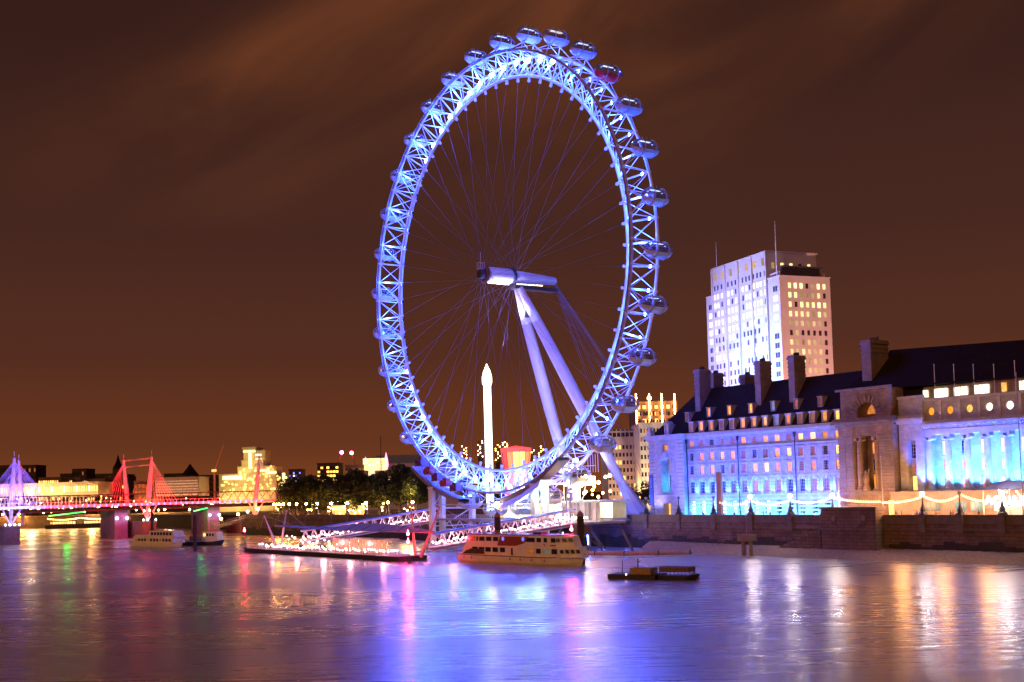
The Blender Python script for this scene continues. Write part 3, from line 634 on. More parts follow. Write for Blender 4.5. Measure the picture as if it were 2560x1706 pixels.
# ================================================================ OBSERVATION WHEEL
WZ = 59.563+HCAM
wheel = thing('observation_wheel', 'giant white observation wheel lit blue, with glass capsules round its rim', 'ferris wheel', S(0, 0, WZ), -TH)
RA, RC, HW = 60.0, 54.0, 4.107
NB = 64; A00 = 1.3044
def pol(r, a, y=0): return (r*math.cos(a), y, r*math.sin(a))
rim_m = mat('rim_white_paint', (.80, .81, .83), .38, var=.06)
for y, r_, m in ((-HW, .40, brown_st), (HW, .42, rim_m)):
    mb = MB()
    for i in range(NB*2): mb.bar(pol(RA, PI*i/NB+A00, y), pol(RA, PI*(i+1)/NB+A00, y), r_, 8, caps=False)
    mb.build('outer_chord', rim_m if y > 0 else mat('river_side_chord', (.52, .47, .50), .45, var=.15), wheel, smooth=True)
mb = MB()
for i in range(NB*2): mb.bar(pol(RC, PI*i/NB+A00), pol(RC, PI*(i+1)/NB+A00), .44, 8, caps=False)
mb.build('inner_chord', rim_m, wheel, smooth=True)
# drive rail on the river side
mb = MB()
for i in range(NB*2): mb.bar(pol(RA+.15, PI*i/NB+A00, -HW-.75), pol(RA+.15, PI*(i+1)/NB+A00, -HW-.75), .16, 4, caps=False)
mb.build('drive_rail', brown_st, wheel)
# one bay of the lattice, copied round
da = 2*PI/NB; mb = MB()
A_, B_, C_ = (lambda k: pol(RA, k*da, -HW)), (lambda k: pol(RA, k*da, HW)), (lambda k: pol(RC, k*da, 0))
mb.bar(A_(0), C_(0), .22, 6); mb.bar(B_(0), C_(0), .25, 6); mb.bar(A_(0), B_(0), .12, 5)
mb.bar(A_(0), C_(1), .11, 5); mb.bar(A_(1), C_(0), .11, 5); mb.bar(B_(0), C_(1), .12, 5); mb.bar(B_(1), C_(0), .12, 5)
mb.bar(A_(0), B_(1), .07, 4)
mb.box(RC-1.2, RC-.3, -.2, .2, -.3, .3)
mb.lathe([(.38, -.25), (.38, .25)], 8, axis='y', o=(RC-1.3, 0, 0)); mb.ball(A_(0), .55, 6, 4); mb.ball(B_(0), .6, 6, 4)
mb.bar(pol(RA+.15, 0, -HW-.75), A_(0), .15, 4)
bay = mb.mesh('lattice_bay', [rim_m])
fx = MB(); fx.box(-.4, .4, -.45, .1, -.4, .4); fx.bar((0, .1, 0), (0, .8, 0), .12, 4); fxm = fx.mesh('floodlight', [iron])
ln = MB(); ln.box(-.36, .36, -.52, -.46, -.36, .36); 
lb = MB(); lb.ball((0, -.95, 0), .66, 8, 6); lens_glare = lb.mesh('lens', [lens_b]); lensD = ln.mesh('lens', [lens_dim])  # bright lens swollen into a ball to draw its glare
cm = MB(); cm.bar((0, 0, 0), (1, 0, 0), .030, 4); cable = cm.mesh('spoke_cable', [mat('spoke_cable_blue_lit', (.10, .10, .20), .5)])  # blue rim lighting on the steel is put into the cable colour
for k in range(NB):
    a = A00+(k+.5)*da
    inst(bay, 'lattice_bay', wheel, rot=(0, -a, 0))
    p = Vector(pol(RA-1.4, a, HW-.5))
    deg = math.degrees(a) % 360
    bright = 62 < deg < 135 or 200 < deg < 285
    f = inst(fxm, 'floodlight', wheel, p, (0, -a, 0)); inst(lens_glare if bright else lensD, 'lens', f)
    for a2 in (a,):
        lamp('POINT', pol(57.2, a2, -3.0 if k % 2 else 1.2), 7600 if bright else 6800, (.024, .085, 1.0), wheel, size=.4, name='rim_light')
    h = Vector(pol(1.9, a+(.9 if k % 4 < 2 else -.9), -4.7 if k % 2 else 4.7)); e = Vector(pol(RC-1.6, a)); d = e-h
    o = inst(cable, 'spoke_cable', wheel, h); o.rotation_euler = d.to_track_quat('X', 'Z').to_euler(); o.scale = (d.length, 1, 1)
# capsules
body = MB(); L = 4.05; RR = 2.0
prof = [(.02, -L), (.75, -3.85), (1.35, -3.35), (1.75, -2.6), (1.95, -1.6), (RR, -.5), (RR, .5), (1.95, 1.6), (1.75, 2.6), (1.35, 3.35), (.75, 3.85), (.02, L)]
NBc = 16
def shell(keep, sc_=1.0):
    mb = MB()
    for k in range(len(prof)-1):
        for i in range(NBc):
            t0, t1 = 2*PI*i/NBc, 2*PI*(i+1)/NBc; mid = (t0+t1)/2
            if keep(math.sin(mid)): 
                (r0, y0), (r1, y1) = prof[k], prof[k+1]; r0 *= sc_; r1 *= sc_
                mb.poly([(r0*math.cos(t0), y0, r0*math.sin(t0)), (r0*math.cos(t1), y0, r0*math.sin(t1)), (r1*math.cos(t1), y1, r1*math.sin(t1)), (r1*math.cos(t0), y1, r1*math.sin(t0))])
    return mb
cap_me = shell(lambda s: s > -.5).mesh('capsule', [capglass], True)
pod_white = mat('capsule_pod_white', (.55, .54, .58), .35, var=.1); pod_me = shell(lambda s: s < -.4, 1.03).mesh('floor_pod', [pod_white], True)
pod_red = shell(lambda s: s < -.4, 1.035).mesh('floor_pod', [mat('capsule_pod_red', (.7, .02, .015), .35)], True)
hp = MB()
for y in (0,):
    for i in range(20): hp.bar((2.12*math.cos(2*PI*i/20), y, 2.12*math.sin(2*PI*i/20)), (2.12*math.cos(2*PI*(i+1)/20), y, 2.12*math.sin(2*PI*(i+1)/20)), .13, 5, caps=False)
hoop_me = hp.mesh('mounting_ring', [mat('capsule_ring', (.45, .43, .45), .4)])
mu_ = MB()
for t in (.25, .75, 1.25, 1.75, 2.4, 2.9): mu_.path([(r*1.01*math.cos(t), y, r*1.01*math.sin(t)) for r, y in prof], .05, 4)
mull_me = mu_.mesh('glazing_bars', [mat('capsule_mullion', (.35, .35, .4), .35)])
inn = MB(); inn.box(-1.5, 1.5, -3, 3, -.95, -.85); inn.box(-.35, .35, -1.3, 1.3, -.85, -.4); inn.box(-.25, .25, -.5, .5, 1.55, 1.9); inn.bar((0, -.8, 1.9), (0, -.8, 2.9), .05, 4); inn.bar((.3, .3, 1.9), (.3, .3, 2.7), .05, 4); 
inn_me = inn.mesh('floor_and_bench', [mat('capsule_interior', (.45, .40, .40), .6)])
il = MB(); il.box(-.3, .3, -1.6, 1.6, 1.5, 1.55); il.ball((0, 2.2, 1.1), .15, 6, 4); il.ball((0, -2.2, 1.1), .12, 6, 4); cl_me = il.mesh('cabin_lamp', [glow('cabin_lamp', (.7, .82, 1), 3)])
il2 = MB(); il2.box(-.5, .5, -1.9, 1.9, 1.45, 1.5); cl_warm = il2.mesh('cabin_lamp', [glow('cabin_lamp_warm', (1, .80, .5), 2)])
RCAP = 64.6
for k in range(32):
    a = A00+k*2*PI/32; p = pol(RCAP, a)
    c = inst(cap_me, 'capsule', wheel, p)
    if k == 29: c['label'] = 'glass capsule with a red floor pod'
    inst(pod_red if k == 29 else pod_me, 'floor_pod', c); inst(hoop_me, 'mounting_ring', c, (0, -1.75, 0)); inst(hoop_me, 'mounting_ring', c, (0, 1.75, 0)); inst(mull_me, 'glazing_bars', c); inst(inn_me, 'floor_and_bench', c)
    deg = math.degrees(a) % 360
    inst(cl_warm if (250 < deg < 300 or k == 31) else cl_me, 'cabin_lamp', c)
    m = MB()
    for y in (-1.75, 1.75):
        q = pol(RCAP-2.1, a, y)
        for b in (-1, 1): m.bar(q, pol(RA+.3, a+b*da*.5, HW*math.copysign(1, y)), .14, 5)
        m.bar(q, pol(RA+.3, a+da*.5, -HW*math.copysign(1, y)), .07, 4)
    m.build('capsule_bracket', rim_m, wheel)
    # warm light by the landward end tip
# hub and spindle
spm = mat('spindle_white_paint', (.82, .82, .84), .4, var=.08, scale=.4)
mb = MB(); mb.lathe([(1.9, -3.9), (2.1, -3.6), (2.18, -1), (2.15, 3.4), (1.9, 4.0)], 24, axis='y'); mb.build('hub_drum', spm, wheel, smooth=True)
mb = MB(); mb.lathe([(1.75, 5.2), (1.75, 8), (1.5, 13), (1.15, 19.3), (.9, 19.7)], 20, axis='y'); mb.build('spindle', spm, wheel, smooth=True)
for y in (-4.7, 4.6):
    mb = MB(); mb.lathe([(1.9, y-.45), (2.05, y-.3), (2.05, y+.3), (1.9, y+.45)], 24, axis='y')
    for i in range(32): t = 2*PI*i/32; mb.bar((2.0*math.cos(t), y, 2.0*math.sin(t)), (2.6*math.cos(t), y, 2.6*math.sin(t)), .10, 4)
    mb.build('cable_flange', mat('cable_flange_red', (.22, .07, .06), .5) if y < 0 else mat('cable_flange_dark', (.06, .06, .09), .5), wheel)
mb = MB(); mb.lathe([(1.2, -6.6), (1.45, -6.2), (1.45, -5.4), (1.2, -5.2)], 16, axis='y'); mb.build('bearing_cap', steel_dk, wheel)
mb = MB(); mb.box(-.9, .9, -6.6, -5.4, 1.3, 1.4)
for x in (-.9, 0, .9):
    for y in (-6.6, -5.4): mb.bar((x, y, 1.4), (x, y, 3.1), .05, 4)
mb.box(-.9, .9, -6.6, -6.55, 3.05, 3.15); mb.box(-.9, .9, -5.45, -5.4, 3.05, 3.15); mb.bar((0, -6, 3.1), (0, -6, 6), .05, 4); mb.build('maintenance_cage', steel, wheel)
mb = MB(); mb.box(-1.3, 1.3, 4.6, 19.5, -3.35, -2.4)
for i in range(34): mb.box(-1.36, -1.3, 4.6+i*.44, 4.7+i*.44, -3.4, -2.3)
for i in range(5): mb.bar((0, 7+i*2.8, -2.4), (0, 7+i*2.8, -1.2), .12, 5)
mb.build('service_gantry', steel_dk, wheel)
MB().bar((-.5, -3.4, -2.15), (-.5, 3.6, -2.15), .12, 5).build('strip_light', glow('strip_light', (1, .86, .6), 8), wheel)
MB().bar((-.5, 6.5, -1.75), (-.5, 15.5, -1.55), .09, 5).build('strip_light', glow('strip_light', (1, .86, .6), 8), wheel)
# A-frame legs
legm = mat('leg_white_paint', (.80, .78, .80), .45, var=.08, scale=.3)
for sx in (-1, 1):
    p, q = Vector((sx*.6, 6.6, -3.0)), Vector((sx*13.4, 36.5, 8.2-WZ))
    mb = MB(); n = 7
    for i in range(n):
        f0, f1 = i/n, (i+1)/n; rr = lambda f: .95+1.0*math.sin(PI*min(f*1.08, 1))**.6*.75
        mb.bar(p.lerp(q, f0), p.lerp(q, f1), rr(f0), 18, rr(f1), caps=(i in (0, n-1)))
    l = mb.build('leg', legm, wheel, smooth=True)
    m2 = MB(); a_ = p.lerp(q, .16); m2.bar(a_-Vector((1.9, 0, 0))*(1 if sx < 0 else 0), a_, .01, 3) if False else None
    ft = MB(); e = p.lerp(q, .86)
    ft.bar(e, q+Vector((0, .6, 0)), 1.1, 8, 3.0); ft.box(q.x-4, q.x+4, q.y-3, q.y+4.4, 7.6-WZ, 9.0-WZ); ft.build('leg_footing', legm, wheel)
mb = MB(); mb.box(-1.6, -.2, 9.2, 10.6, -11.0, -8.6); mb.build('junction_box', steel_dk, wheel)
for i, (s_, t_) in enumerate(((-16, 62), (-10, 66), (-4, 70), (4, 70), (10, 66), (16, 62))):
    for dx in (-.25, .25):
        MB().bar((dx, 19.2, -.3), (s_+dx*3, t_, 8-WZ), .05, 4).build('backstay_cable', mat('backstay_steel', (.12, .12, .22), .4), wheel)
# lamps of the wheel supports: floodlights on the ground
for s_, t_, pw in ((-6, 30, 80000), (9, 26, 80000)):
    r = place_flood(s_, t_, 8.2, 'pale floodlight on the ground aimed up at the wheel '+('hub' if s_ < 0 else 'legs'), pw, (.42, .42, 1), (-17, 60), R(60), 'floodlights under the wheel')
    r['label'] = 'pale floodlight on the ground behind the boarding deck, '+('left' if s_ < 0 else 'right')+' of two'
lamp('SPOT', (-3, 2, -20), 60000, (.55, .5, 1), wheel, aim=(0, 6, 0), spot=R(60), size=.5, name='hub_light')
lamp('SPOT', (0, -16, -22), 75000, (.5, .5, 1), wheel, aim=(0, 4, 0), spot=R(28), size=.5, name='hub_light')

# ================================================================ BOARDING PLATFORM
plat = bank('boarding_platform', 'steel boarding platform and restraint towers under the foot of the wheel', 'platform', 0, 0, 0)
pcol = mat('platform_white_steel', (.70, .74, .76), .5, var=.12)
pdk = mat('platform_grey_steel', (.30, .28, .30), .5, var=.2)
for sx in (-1, 1):
    for t in (-8.2, -4.8, 5.6):
        mb = MB(); x = sx*24.5
        mb.poly([(x-.75, t-.6, -1), (x+.75, t-.6, -1), (x+.75, t-.6, 16.6), (x-.75, t-.6, 17.4)]); 
        mb = MB().prism([(x-.8, -1), (x+.7, -1), (x+.9+sx*.0, 17.2), (x-1.1, 17.2)], t-.6, t+.6); mb.build('column', pcol, plat)
    mb = MB()
    for z in (6.5, 11.5): mb.bar((sx*24.5, -8.2, z), (sx*24.5, -4.8, z), .28, 4); mb.bar((sx*24.5, -4.8, z), (sx*24.5, 5.6, z), .25, 4)
    mb.bar((sx*24.5, -4.8, 6.5), (sx*24.5, 5.6, 11.5), .2, 4); mb.bar((sx*24.5, -8.2, 11.5), (sx*24.5, -4.8, 16), .16, 4); mb.bar((sx*24.5, -8.2, 6.5), (sx*24.5, -4.8, 11.5), .16, 4); mb.bar((sx*24.5, -8.2, 1.5), (sx*24.5, -4.8, 6.0), .16, 4)
    mb.box(sx*24.5-1.3, sx*24.5+1.3, -8.9, 6.3, 17.2, 17.7)
    mb.build('tower_bracing', pcol, plat)
    # curved restraint trough following the rim
    for (t0, t1, nm) in ((-8.6, -5.2, 'river'), ):
        mb = MB(); m = 12; a0, a1 = (R(-90-34), R(-90-9)) if sx < 0 else (R(-90+9), R(-90+34))
        for i in range(m):
            u0, u1 = a0+(a1-a0)*i/m, a0+(a1-a0)*(i+1)/m
            P = [pol(rr, u, t) for rr in (62.3, 63.2) for u in (u0, u1) for t in (t0, t1)]; P = [(x, y, z+WZ) for x, y, z in P]
            b = len(mb.v); mb.v += P
            for f in ((0, 1, 3, 2), (4, 6, 7, 5), (0, 2, 6, 4), (1, 5, 7, 3)): mb.f.append(tuple(b+q for q in f)); mb.m.append(0)
            if i % 1 == 0:
                q0 = Vector(pol(61.6, u0, t0))+Vector((0, 0, WZ)); q1 = Vector(pol(61.6, u1, t0))+Vector((0, 0, WZ)); mb.bar(q0, q0+Vector((0, 0, 1.3)), .05, 4); mb.bar(q0+Vector((0, 0, 1.3)), q1+Vector((0, 0, 1.3)), .05, 4)
        mb.build('restraint_ramp', mat('ramp_steel', (.24, .17, .17), .5, var=.3), plat)
# red-brown drive machines on the left ramp
for i, (a_, c_) in enumerate(((-122, 0), (-117, 1), (-112.5, 0), (-108, 1), (-103, 0))):
    p = Vector(pol(60.2, R(a_), -7.0))+Vector((0, 0, WZ)); d = MB(); d.box(p.x-1.6, p.x+1.6, p.y-1.2, p.y+1.2, p.z-.6, p.z+1.0); d.lathe([(.9, p.y-1.6), (1.0, p.y-1.4), (1.0, p.y-1.2)], 10, axis='y', o=(p.x, 0, p.z+.4)); d.box(p.x-1.0, p.x+1.0, p.y-.8, p.y+.8, p.z+1.0, p.z+1.7)
    d.build('drive_unit', redpaint if c_ else mat('dark_red_machine', (.16, .02, .03), .5), plat)
# underside lit troughs on the right ramp: fluorescent floodlights
for a_ in (-76.5, -69.0):
    p = Vector(pol(64.4, R(a_), -7.2))+Vector((0, 0, WZ)); q = Vector(pol(64.2, R(a_+4.5), -7.2))+Vector((0, 0, WZ))
    MB().bar(p, q, .22, 6).build('underside_light', lens_c, plat)
    mid = (p+q)/2+Vector((.8, -1.8, -2.0)); lamp('POINT', tuple(mid), 1700, (.6, .95, 1), plat, size=.3)
    e = MB(); P0, P1 = Vector(pol(64.0, R(a_-2.5), 0))+Vector((0, 0, WZ)), Vector(pol(64.0, R(a_+6.0), 0))+Vector((0, 0, WZ))
    e.poly([(P0.x, -9.6, P0.z), (P1.x, -9.6, P1.z), (P1.x, -4.6, P1.z), (P0.x, -4.6, P0.z)]); e.poly([(P0.x, -9.6, P0.z), (P1.x, -9.6, P1.z), (P1.x+1, -10.8, P1.z-1.6), (P0.x+1, -10.8, P0.z-1.6)]); e.build('light_reflector', pcol, plat)
MB().ball((8.5, -8.6, 12.4), .8, 10, 7).build('floodlamp', glow('warm_floodlamp', (1, .85, .55), 40), plat); lamp('POINT', (8.5, -9.8, 12.2), 1200, (1, .85, .6), plat, size=.5)
for i, (x, z) in enumerate(((37.5, 21.6), (39.2, 23.0), (34.5, 17.2), (35.8, 17.9))): MB().ball((x, -6, z), .45, 8, 6).build('floodlamp', lens_c, plat)
fr = MB(); fr.path([(34, -6, 8), (35.5, -6, 17.2), (39.4, -6, 23.2)], .2, 4); fr.bar((35.8, -6, 8), (36.5, -6, 18), .2, 4); fr.build('lamp_mast', pcol, plat)
# boarding decks, trusses and railings
mb = MB(); mb.box(-27, 30, -7.4, -4.6, 8.1, 8.6); mb.box(-27, 27, 4.6, 23, 7.2, 7.7); mb.box(27.01, 41, -4.6, 8, 7.2, 7.69)
mb.build('deck', pdk, plat)
mb = MB()
for i in range(9):
    x0, x1 = -24.5+i*5.4, -24.5+(i+1)*5.4
    mb.bar((x0, -6, 8.1), ((x0+x1)/2, -6, 5.6), .16, 4); mb.bar(((x0+x1)/2, -6, 5.6), (x1, -6, 8.1), .16, 4); mb.bar((x0, -4, 11.4), (x1, -4, 14.4) if i % 2 else (x1, -4, 11.4), .12, 4)
mb.bar((-24.5, -6, 5.6), (24.5, -6, 5.6), .2, 4); mb.bar((-24.5, -8, 12.6), (24.5, -8, 12.6), .16, 4); mb.bar((-24.5, -4, 11.4), (24.5, -4, 11.4), .22, 4)
mb.build('deck_truss', pcol, plat)
rl = MB()
for i in range(58): x = -27+i; rl.bar((x, -7.4, 8.6), (x, -7.4, 9.7), .03, 4)
for i in range(19): x = 23+i; rl.bar((x, -4.5, 7.7), (x, -4.5, 8.9), .035, 4)
rl.bar((-27, -7.4, 9.7), (30, -7.4, 9.7), .05, 4); rl.bar((23, -4.5, 8.9), (41, -4.5, 8.9), .05, 4); rl.bar((23, -4.5, 8.3), (41, -4.5, 8.3), .03, 4)
rl.build('railing', steel, plat)
for x in (-20, -8, 4, 16, 27, 39):
    MB().bar((x, -3 if x > 30 else 8, 7.2), (x-2.5, 0 if x > 30 else 4, -1), .3, 6).build('raking_pile', concrete, plat); MB().bar((x, 7 if x > 26 else 10, 7.2), (x+2.5, 10, -1), .3, 6).build('raking_pile', concrete, plat)
sup = MB()
sup.bar((33, -4, 7.2), (36, 4, 1), .22, 6); sup.bar((40, -4, 7.2), (37, 4, 1), .22, 6); sup.box(35.5, 38.5, -5, -1.5, 4.6, 7.18)
sup.build('corner_bracing', concrete, plat)
# glazed station with warm light behind the capsules
sta = bank('boarding_station', 'long low glazed station glowing yellow behind the lowest capsules', 'station', 0, 0, 7.7)
MB().box(-26, 27, 15.2, 20.5, 0, .25).box(-26.5, 27.5, 13.6, 21, 4.6, 5.1).box(-26, 27, 20.2, 20.5, .25, 4.6).build('roof_and_floor', pdk, sta)
for i in range(15):
    x = -26+i*3.55; MB().box(x+.12, x+3.4, 15.3, 15.4, .5, 4.5).build('glazed_bay', (yel_win, lit_window('station_glow', (1, .74, .36), 2.3, .5), white_win)[(i*7) % 3], sta)
    MB().box(x-.1, x+.1, 15.0, 15.3, .25, 4.6).build('mullion', steel, sta)
lamp('AREA', (0, 13.2, 4.2), 1500, (1, .78, .45), sta, aim=(0, 4, 0), size=(50, 1.5))
# entrance tent / tower of lights right of the platform
kio = bank('ticket_pavilion', 'glass pavilion crowned by a cluster of bright yellow lights beside the wheel leg', 'pavilion', 33, 4.0, 7.7)
MB().box(-7.5, 7.5, -4, 4, 0, .3).box(-7.8, 7.8, -4.3, 4.3, 4.9, 5.3).build('frame', steel, kio)
for i in range(10): MB().box(-7.4+i*1.5, -6.1+i*1.5, -4.05, -3.95, .4, 4.8).build('glass_panel', lit_window('pavilion_glow', (1, .60, .55), .6, .7), kio)
for i in range(11): MB().box(-7.55+i*1.5, -7.4+i*1.5, -4.2, -4.05, .3, 4.9).build('post', steel, kio)
random.seed(11)
for i in range(26):
    x = random.uniform(-8, 4.5); z = 5.8+random.random()**1.6*7.5*(1 if x < -1 else .75); MB().ball((x, random.uniform(-3.5, 3), z), random.uniform(.22, .5), 8, 5).build('bulb', bulb_y, kio)
for x in (-1.6, -.6, .4, 1.4, 2.4): MB().bar((x, 0, 12.4), (x, 0, 17), .05, 4).build('mast', steel, kio)
MB().box(-3.4, .4, -.6, .6, 9.2, 11.4).build('light_panel', glow('light_panel', (1, .9, .62), 7), kio)
lamp('POINT', (-2, -1.5, 8.5), 2500, (1, .72, .34), kio, size=1.0)
tr_ = MB(); tr_.path([(-8, -3, 5.3), (-8, -3, 14), (5, -3, 14)], .1, 4); tr_.path([(-8, 3, 5.3), (-5, 3, 13)], .1, 4); tr_.build('light_truss', steel, kio)
# blue lights on the wall under the deck
for s_, pw in ((8, 500), (20, 700), (30, 900)): lamp('POINT', (s_, 17.5, 3.4), pw, (.06, .10, 1), plat, size=.3, name='blue_under_deck_light')
for s_, t_ in ((30, -3.5), (38.5, -2.5), (18, -3.5)): MB().bar((s_, t_, 2.2), (s_-.3, t_, 5.2), .10, 5).build('blue_tube_light', lens_dim, plat)

# ================================================================ PIER: PONTOON, GANGWAYS, CANOPY, PILES
pon = bank('floating_pontoon', 'long flat black floating pontoon lined with small pinkish lights', 'pontoon', 0, -44.0, 0)
PA, PB = -65.5, 22.5
MB().box(PA, PB, -3.2, 4.8, -.6, .95).box(PA-.15, PB+.15, -3.4, 5.0, .95, 1.15).build('hull', hull_dk, pon)
MB().box(PA+.3, PB-.3, -3.0, 4.6, 1.15, 1.22).build('deck', mat('pontoon_deck', (.32, .22, .22), .7, var=.3), pon)
rl = MB(); 
for i in range(88): x = PA+.5+i; rl.bar((x, -3.1, 1.2), (x, -3.1, 2.3), .035, 4)
rl.bar((PA+.5, -3.1, 2.3), (PB-.5, -3.1, 2.3), .05, 4); rl.bar((PA+.5, -3.1, 1.75), (PB-.5, -3.1, 1.75), .035, 4); rl.build('railing', steel, pon)
bl = MB(); bl.ball((0, 0, 0), .24, 8, 5); bl_me = bl.mesh('bulb', [bulb_pink]); b2 = MB(); b2.ball((0, 0, 0), .20, 8, 5); bl2_me = b2.mesh('bulb', [bulb_w])
po = MB(); po.bar((0, 0, -1.3), (0, 0, 0), .05, 4); po_me = po.mesh('lamp_post', [steel])
random.seed(5)
for i in range(58):
    x = PA+7+i*(PB-PA-9)/57+random.uniform(-.35, .35)
    inst(po_me, 'lamp_post', inst(bl_me if i % 3 else bl2_me, 'bulb', pon, (x, -2.7+random.uniform(0, .6), 2.15+random.uniform(-.25, .5))))
for i in range(26):
    x = PA+14+i*1.9+random.uniform(-.6, .6); inst(bl_me, 'bulb', pon, (x, 2.5+random.uniform(-1, 1), 3.6+random.uniform(-.8, 1.2)))
for x, pw in ((-52, 700), (-36, 900), (-20, 900), (-5, 800), (12, 800)): lamp('POINT', (x, -1.2, 3.4), pw*1.3, (1, .30, .34), pon, size=.6)
wr = MB(); 
for i in range(12): wr.box(-20+i*2.4, -18+i*2.4, 1.6, 1.7, 1.3, 4.6)
wr.build('waiting_room_glass', lit_window('waiting_room', (1, .28, .14), .9, .6), pon); MB().box(-21, 10, 1.4, 4.6, 4.6, 4.9).build('waiting_room_roof', pdk, pon)
can = bank('pier_canopy', 'long leaf shaped fabric canopy over the pontoon, blue above and pink beneath', 'canopy', 0, -41.5, 0)
mb = MB(); n = 34; ca, cb = -58.5, 29.5
row = []
for i in range(n+1):
    f = i/n; x = ca+(cb-ca)*f; wdt = 4.3*math.sin(PI*f)**.7+.05; hgt = (7.9-1.6*f+1.2*max(0, f-.45)) ; hump = 2.0*math.sin(PI*min(1, max(0, (f-.38)/.62)))+.15
    row.append([(x, -wdt, hgt-.2), (x, -wdt*.5, hgt+.55*hump*.6), (x, 0, hgt+.75*hump), (x, wdt*.5, hgt+.55*hump*.6), (x, wdt, hgt-.2), (x, 0, hgt-.45)])
for i in range(n):
    for j in range(6):
        k = (j+1) % 6; mb.poly([row[i][j], row[i+1][j], row[i+1][k], row[i][k]])
can_m = mat('canopy_fabric', (.42, .34, .42), .8, var=.12); mb.build('membrane', can_m, can)
rb = MB()
for i in range(2, n-1, 3): rb.path([(p[0], p[1], p[2]+.06) for p in row[i][:5]], .07, 4)
rb.build('rib', steel_dk, can)
lamp('SPOT', (-45, -3, 4.2), 700, (.35, .3, 1), can, aim=(-38, 0, 8), spot=R(120), size=.3)
MB()
def mast(label, pxa, pya, pxb, pyb, t, m):
    sa, za = AT(pxa, pya, t); sb, zb = AT(pxb, pyb, t)
    o = bank('canopy_mast', label, 'mast', sb, t, 0, 'raking masts holding the pier canopy')
    b = MB(); b.bar((0, 0, .9), (sa-sb, 0, za), .42, 8, .16); b.build('mast_tube', m, o)
    c = MB(); c.bar((sa-sb, 0, za), ((sa-sb)*2.2+4, 2, 7), .035, 4); c.bar((sa-sb, 0, za), (-(sa-sb)+5, 1, 7), .035, 4); c.build('stay_cable', steel, o); return o
mast_m = mat('mast_pale_paint', (.6, .5, .52), .45); 
mast('left raking mast of the pair at the thin end of the canopy', 660, 1289, 694, 1358, -42, mast_m); mast('right raking mast of the pair at the thin end of the canopy', 716, 1276, 701, 1358, -41, mast_m)
mast('tall raking mast beside the red signal lights', 1026, 1252, 1038, 1373, -42, mat('mast_salmon_paint', (.62, .34, .27), .45)); mast('raking mast leaning right across the wheel column', 1100, 1266, 1052, 1358, -41.4, mat('mast_salmon_paint', (.62, .34, .27), .45))

def gangway(label, sA, tA, zA, sB, tB, zB, nb, seed):
    A, B = S(sA, tA), S(sB, tB); d = B-A; Lg = d.length; rz = math.atan2(d.y, d.x); o = thing('gangway', label, 'footbridge', (A.x, A.y, 0), rz, 'covered gangways down to the pontoon')
    P = lambda f, y, h: (Lg*f, y, zA+(zB-zA)*f+h)
    hw = 1.6; H = 3.1
    mb = MB(); mb.poly([P(0, -hw, 0), P(1, -hw, 0), P(1, hw, 0), P(0, hw, 0)]); mb.poly([P(0, -hw, -.25), P(1, -hw, -.25), P(1, hw, -.25), P(0, hw, -.25)]); mb.build('walkway', mat('gangway_deck', (.45, .33, .34), .6), o)
    mb = MB()
    for y in (-hw, hw): mb.bar(P(0, y, 0), P(1, y, 0), .20, 5); mb.bar(P(0, y, H), P(1, y, H), .17, 5); mb.bar(P(0, y, -.6), P(1, y, -.6), .14, 5)
    mb.build('chord', mat('gangway_paint', (.78, .68, .70), .45), o)
    mb = MB(); n = 16
    for y in (-hw, hw):
        for i in range(n):
            mb.bar(P(i/n, y, 0), P((i+.5)/n, y, H), .11, 4); mb.bar(P((i+.5)/n, y, H), P((i+1)/n, y, 0), .11, 4)
    mb.build('lattice', mat('gangway_paint', (.78, .68, .70), .45), o)
    mb = MB(); pr = [(-hw, H+.1), (-hw*.5, H+.45), (hw*.5, H+.45), (hw, H+.1)]
    for i in range(3): (a, ha), (b, hb) = pr[i], pr[i+1]; mb.poly([P(0, a, ha), P(1, a, ha), P(1, b, hb), P(0, b, hb)])
    mb.build('roof', mat('gangway_roof', (.34, .36, .55), .35, var=.3), o)
    mb = MB(); mb.bar(P(0, -hw-.1, 1.1), P(1, -hw-.1, 1.1), .05, 4); mb.build('handrail', steel, o)
    rn = random.Random(seed)
    for i in range(nb):
        f = (i+.5)/nb+rn.uniform(-.004, .004); inst(bl_me if i % 4 else bl2_me, 'bulb', o, P(f, -.9+.3*(i % 2), .75+rn.uniform(0, .7)), scale=(1.15,)*3)
    for f in (.15, .4, .65, .9): lamp('POINT', P(f, 0, 1.9), 850, (1, .42, .50), o, size=.5)
    return o
gangway('near gangway climbing right from the pontoon to the deck, lit by bulbs', 25.5, -40, 3.0, 34.5, -3.5, 7.6, 50, 1)
gangway('far gangway climbing right behind the canopy, lit by bulbs', -44, -40, 3.0, -30, -3, 8.2, 52, 2)
for i in range(16): inst(bl2_me, 'bulb', plat, (28+i*.82, -4.2, 8.9), scale=(1.1,)*3)
def pile(label, px, py, pyt, t, r, tip, name='mooring_pile', zb=-1):
    s, z = AT(px, pyt, t); o = bank(name, label, 'pile', s, t, 0); MB().lathe([(r, zb), (r, z-1.2)], 12).build('shaft', wood, o); MB().lathe([(r*1.03, z-1.2), (r*.9, z-.6), (.05, z)], 12).build('pointed_cap', tip, o); return o
tipm = mat('pile_cap_orange', (.40, .20, .12), .7)
pile('tall dark mooring pile standing above the cruise boat', 1243, 1370, 1280, -34, .72, tipm)
pile('dark mooring pile with red lit side at the boat bow', 1450, 1412, 1277, -31, .75, tipm)
pile('thin dark timber pile before the tug', 487, 1375, 1285, -53, .55, wood)
pile('thin black pile right of the red pylon pier', 380, 1360, 1280, -45, .5, wood)
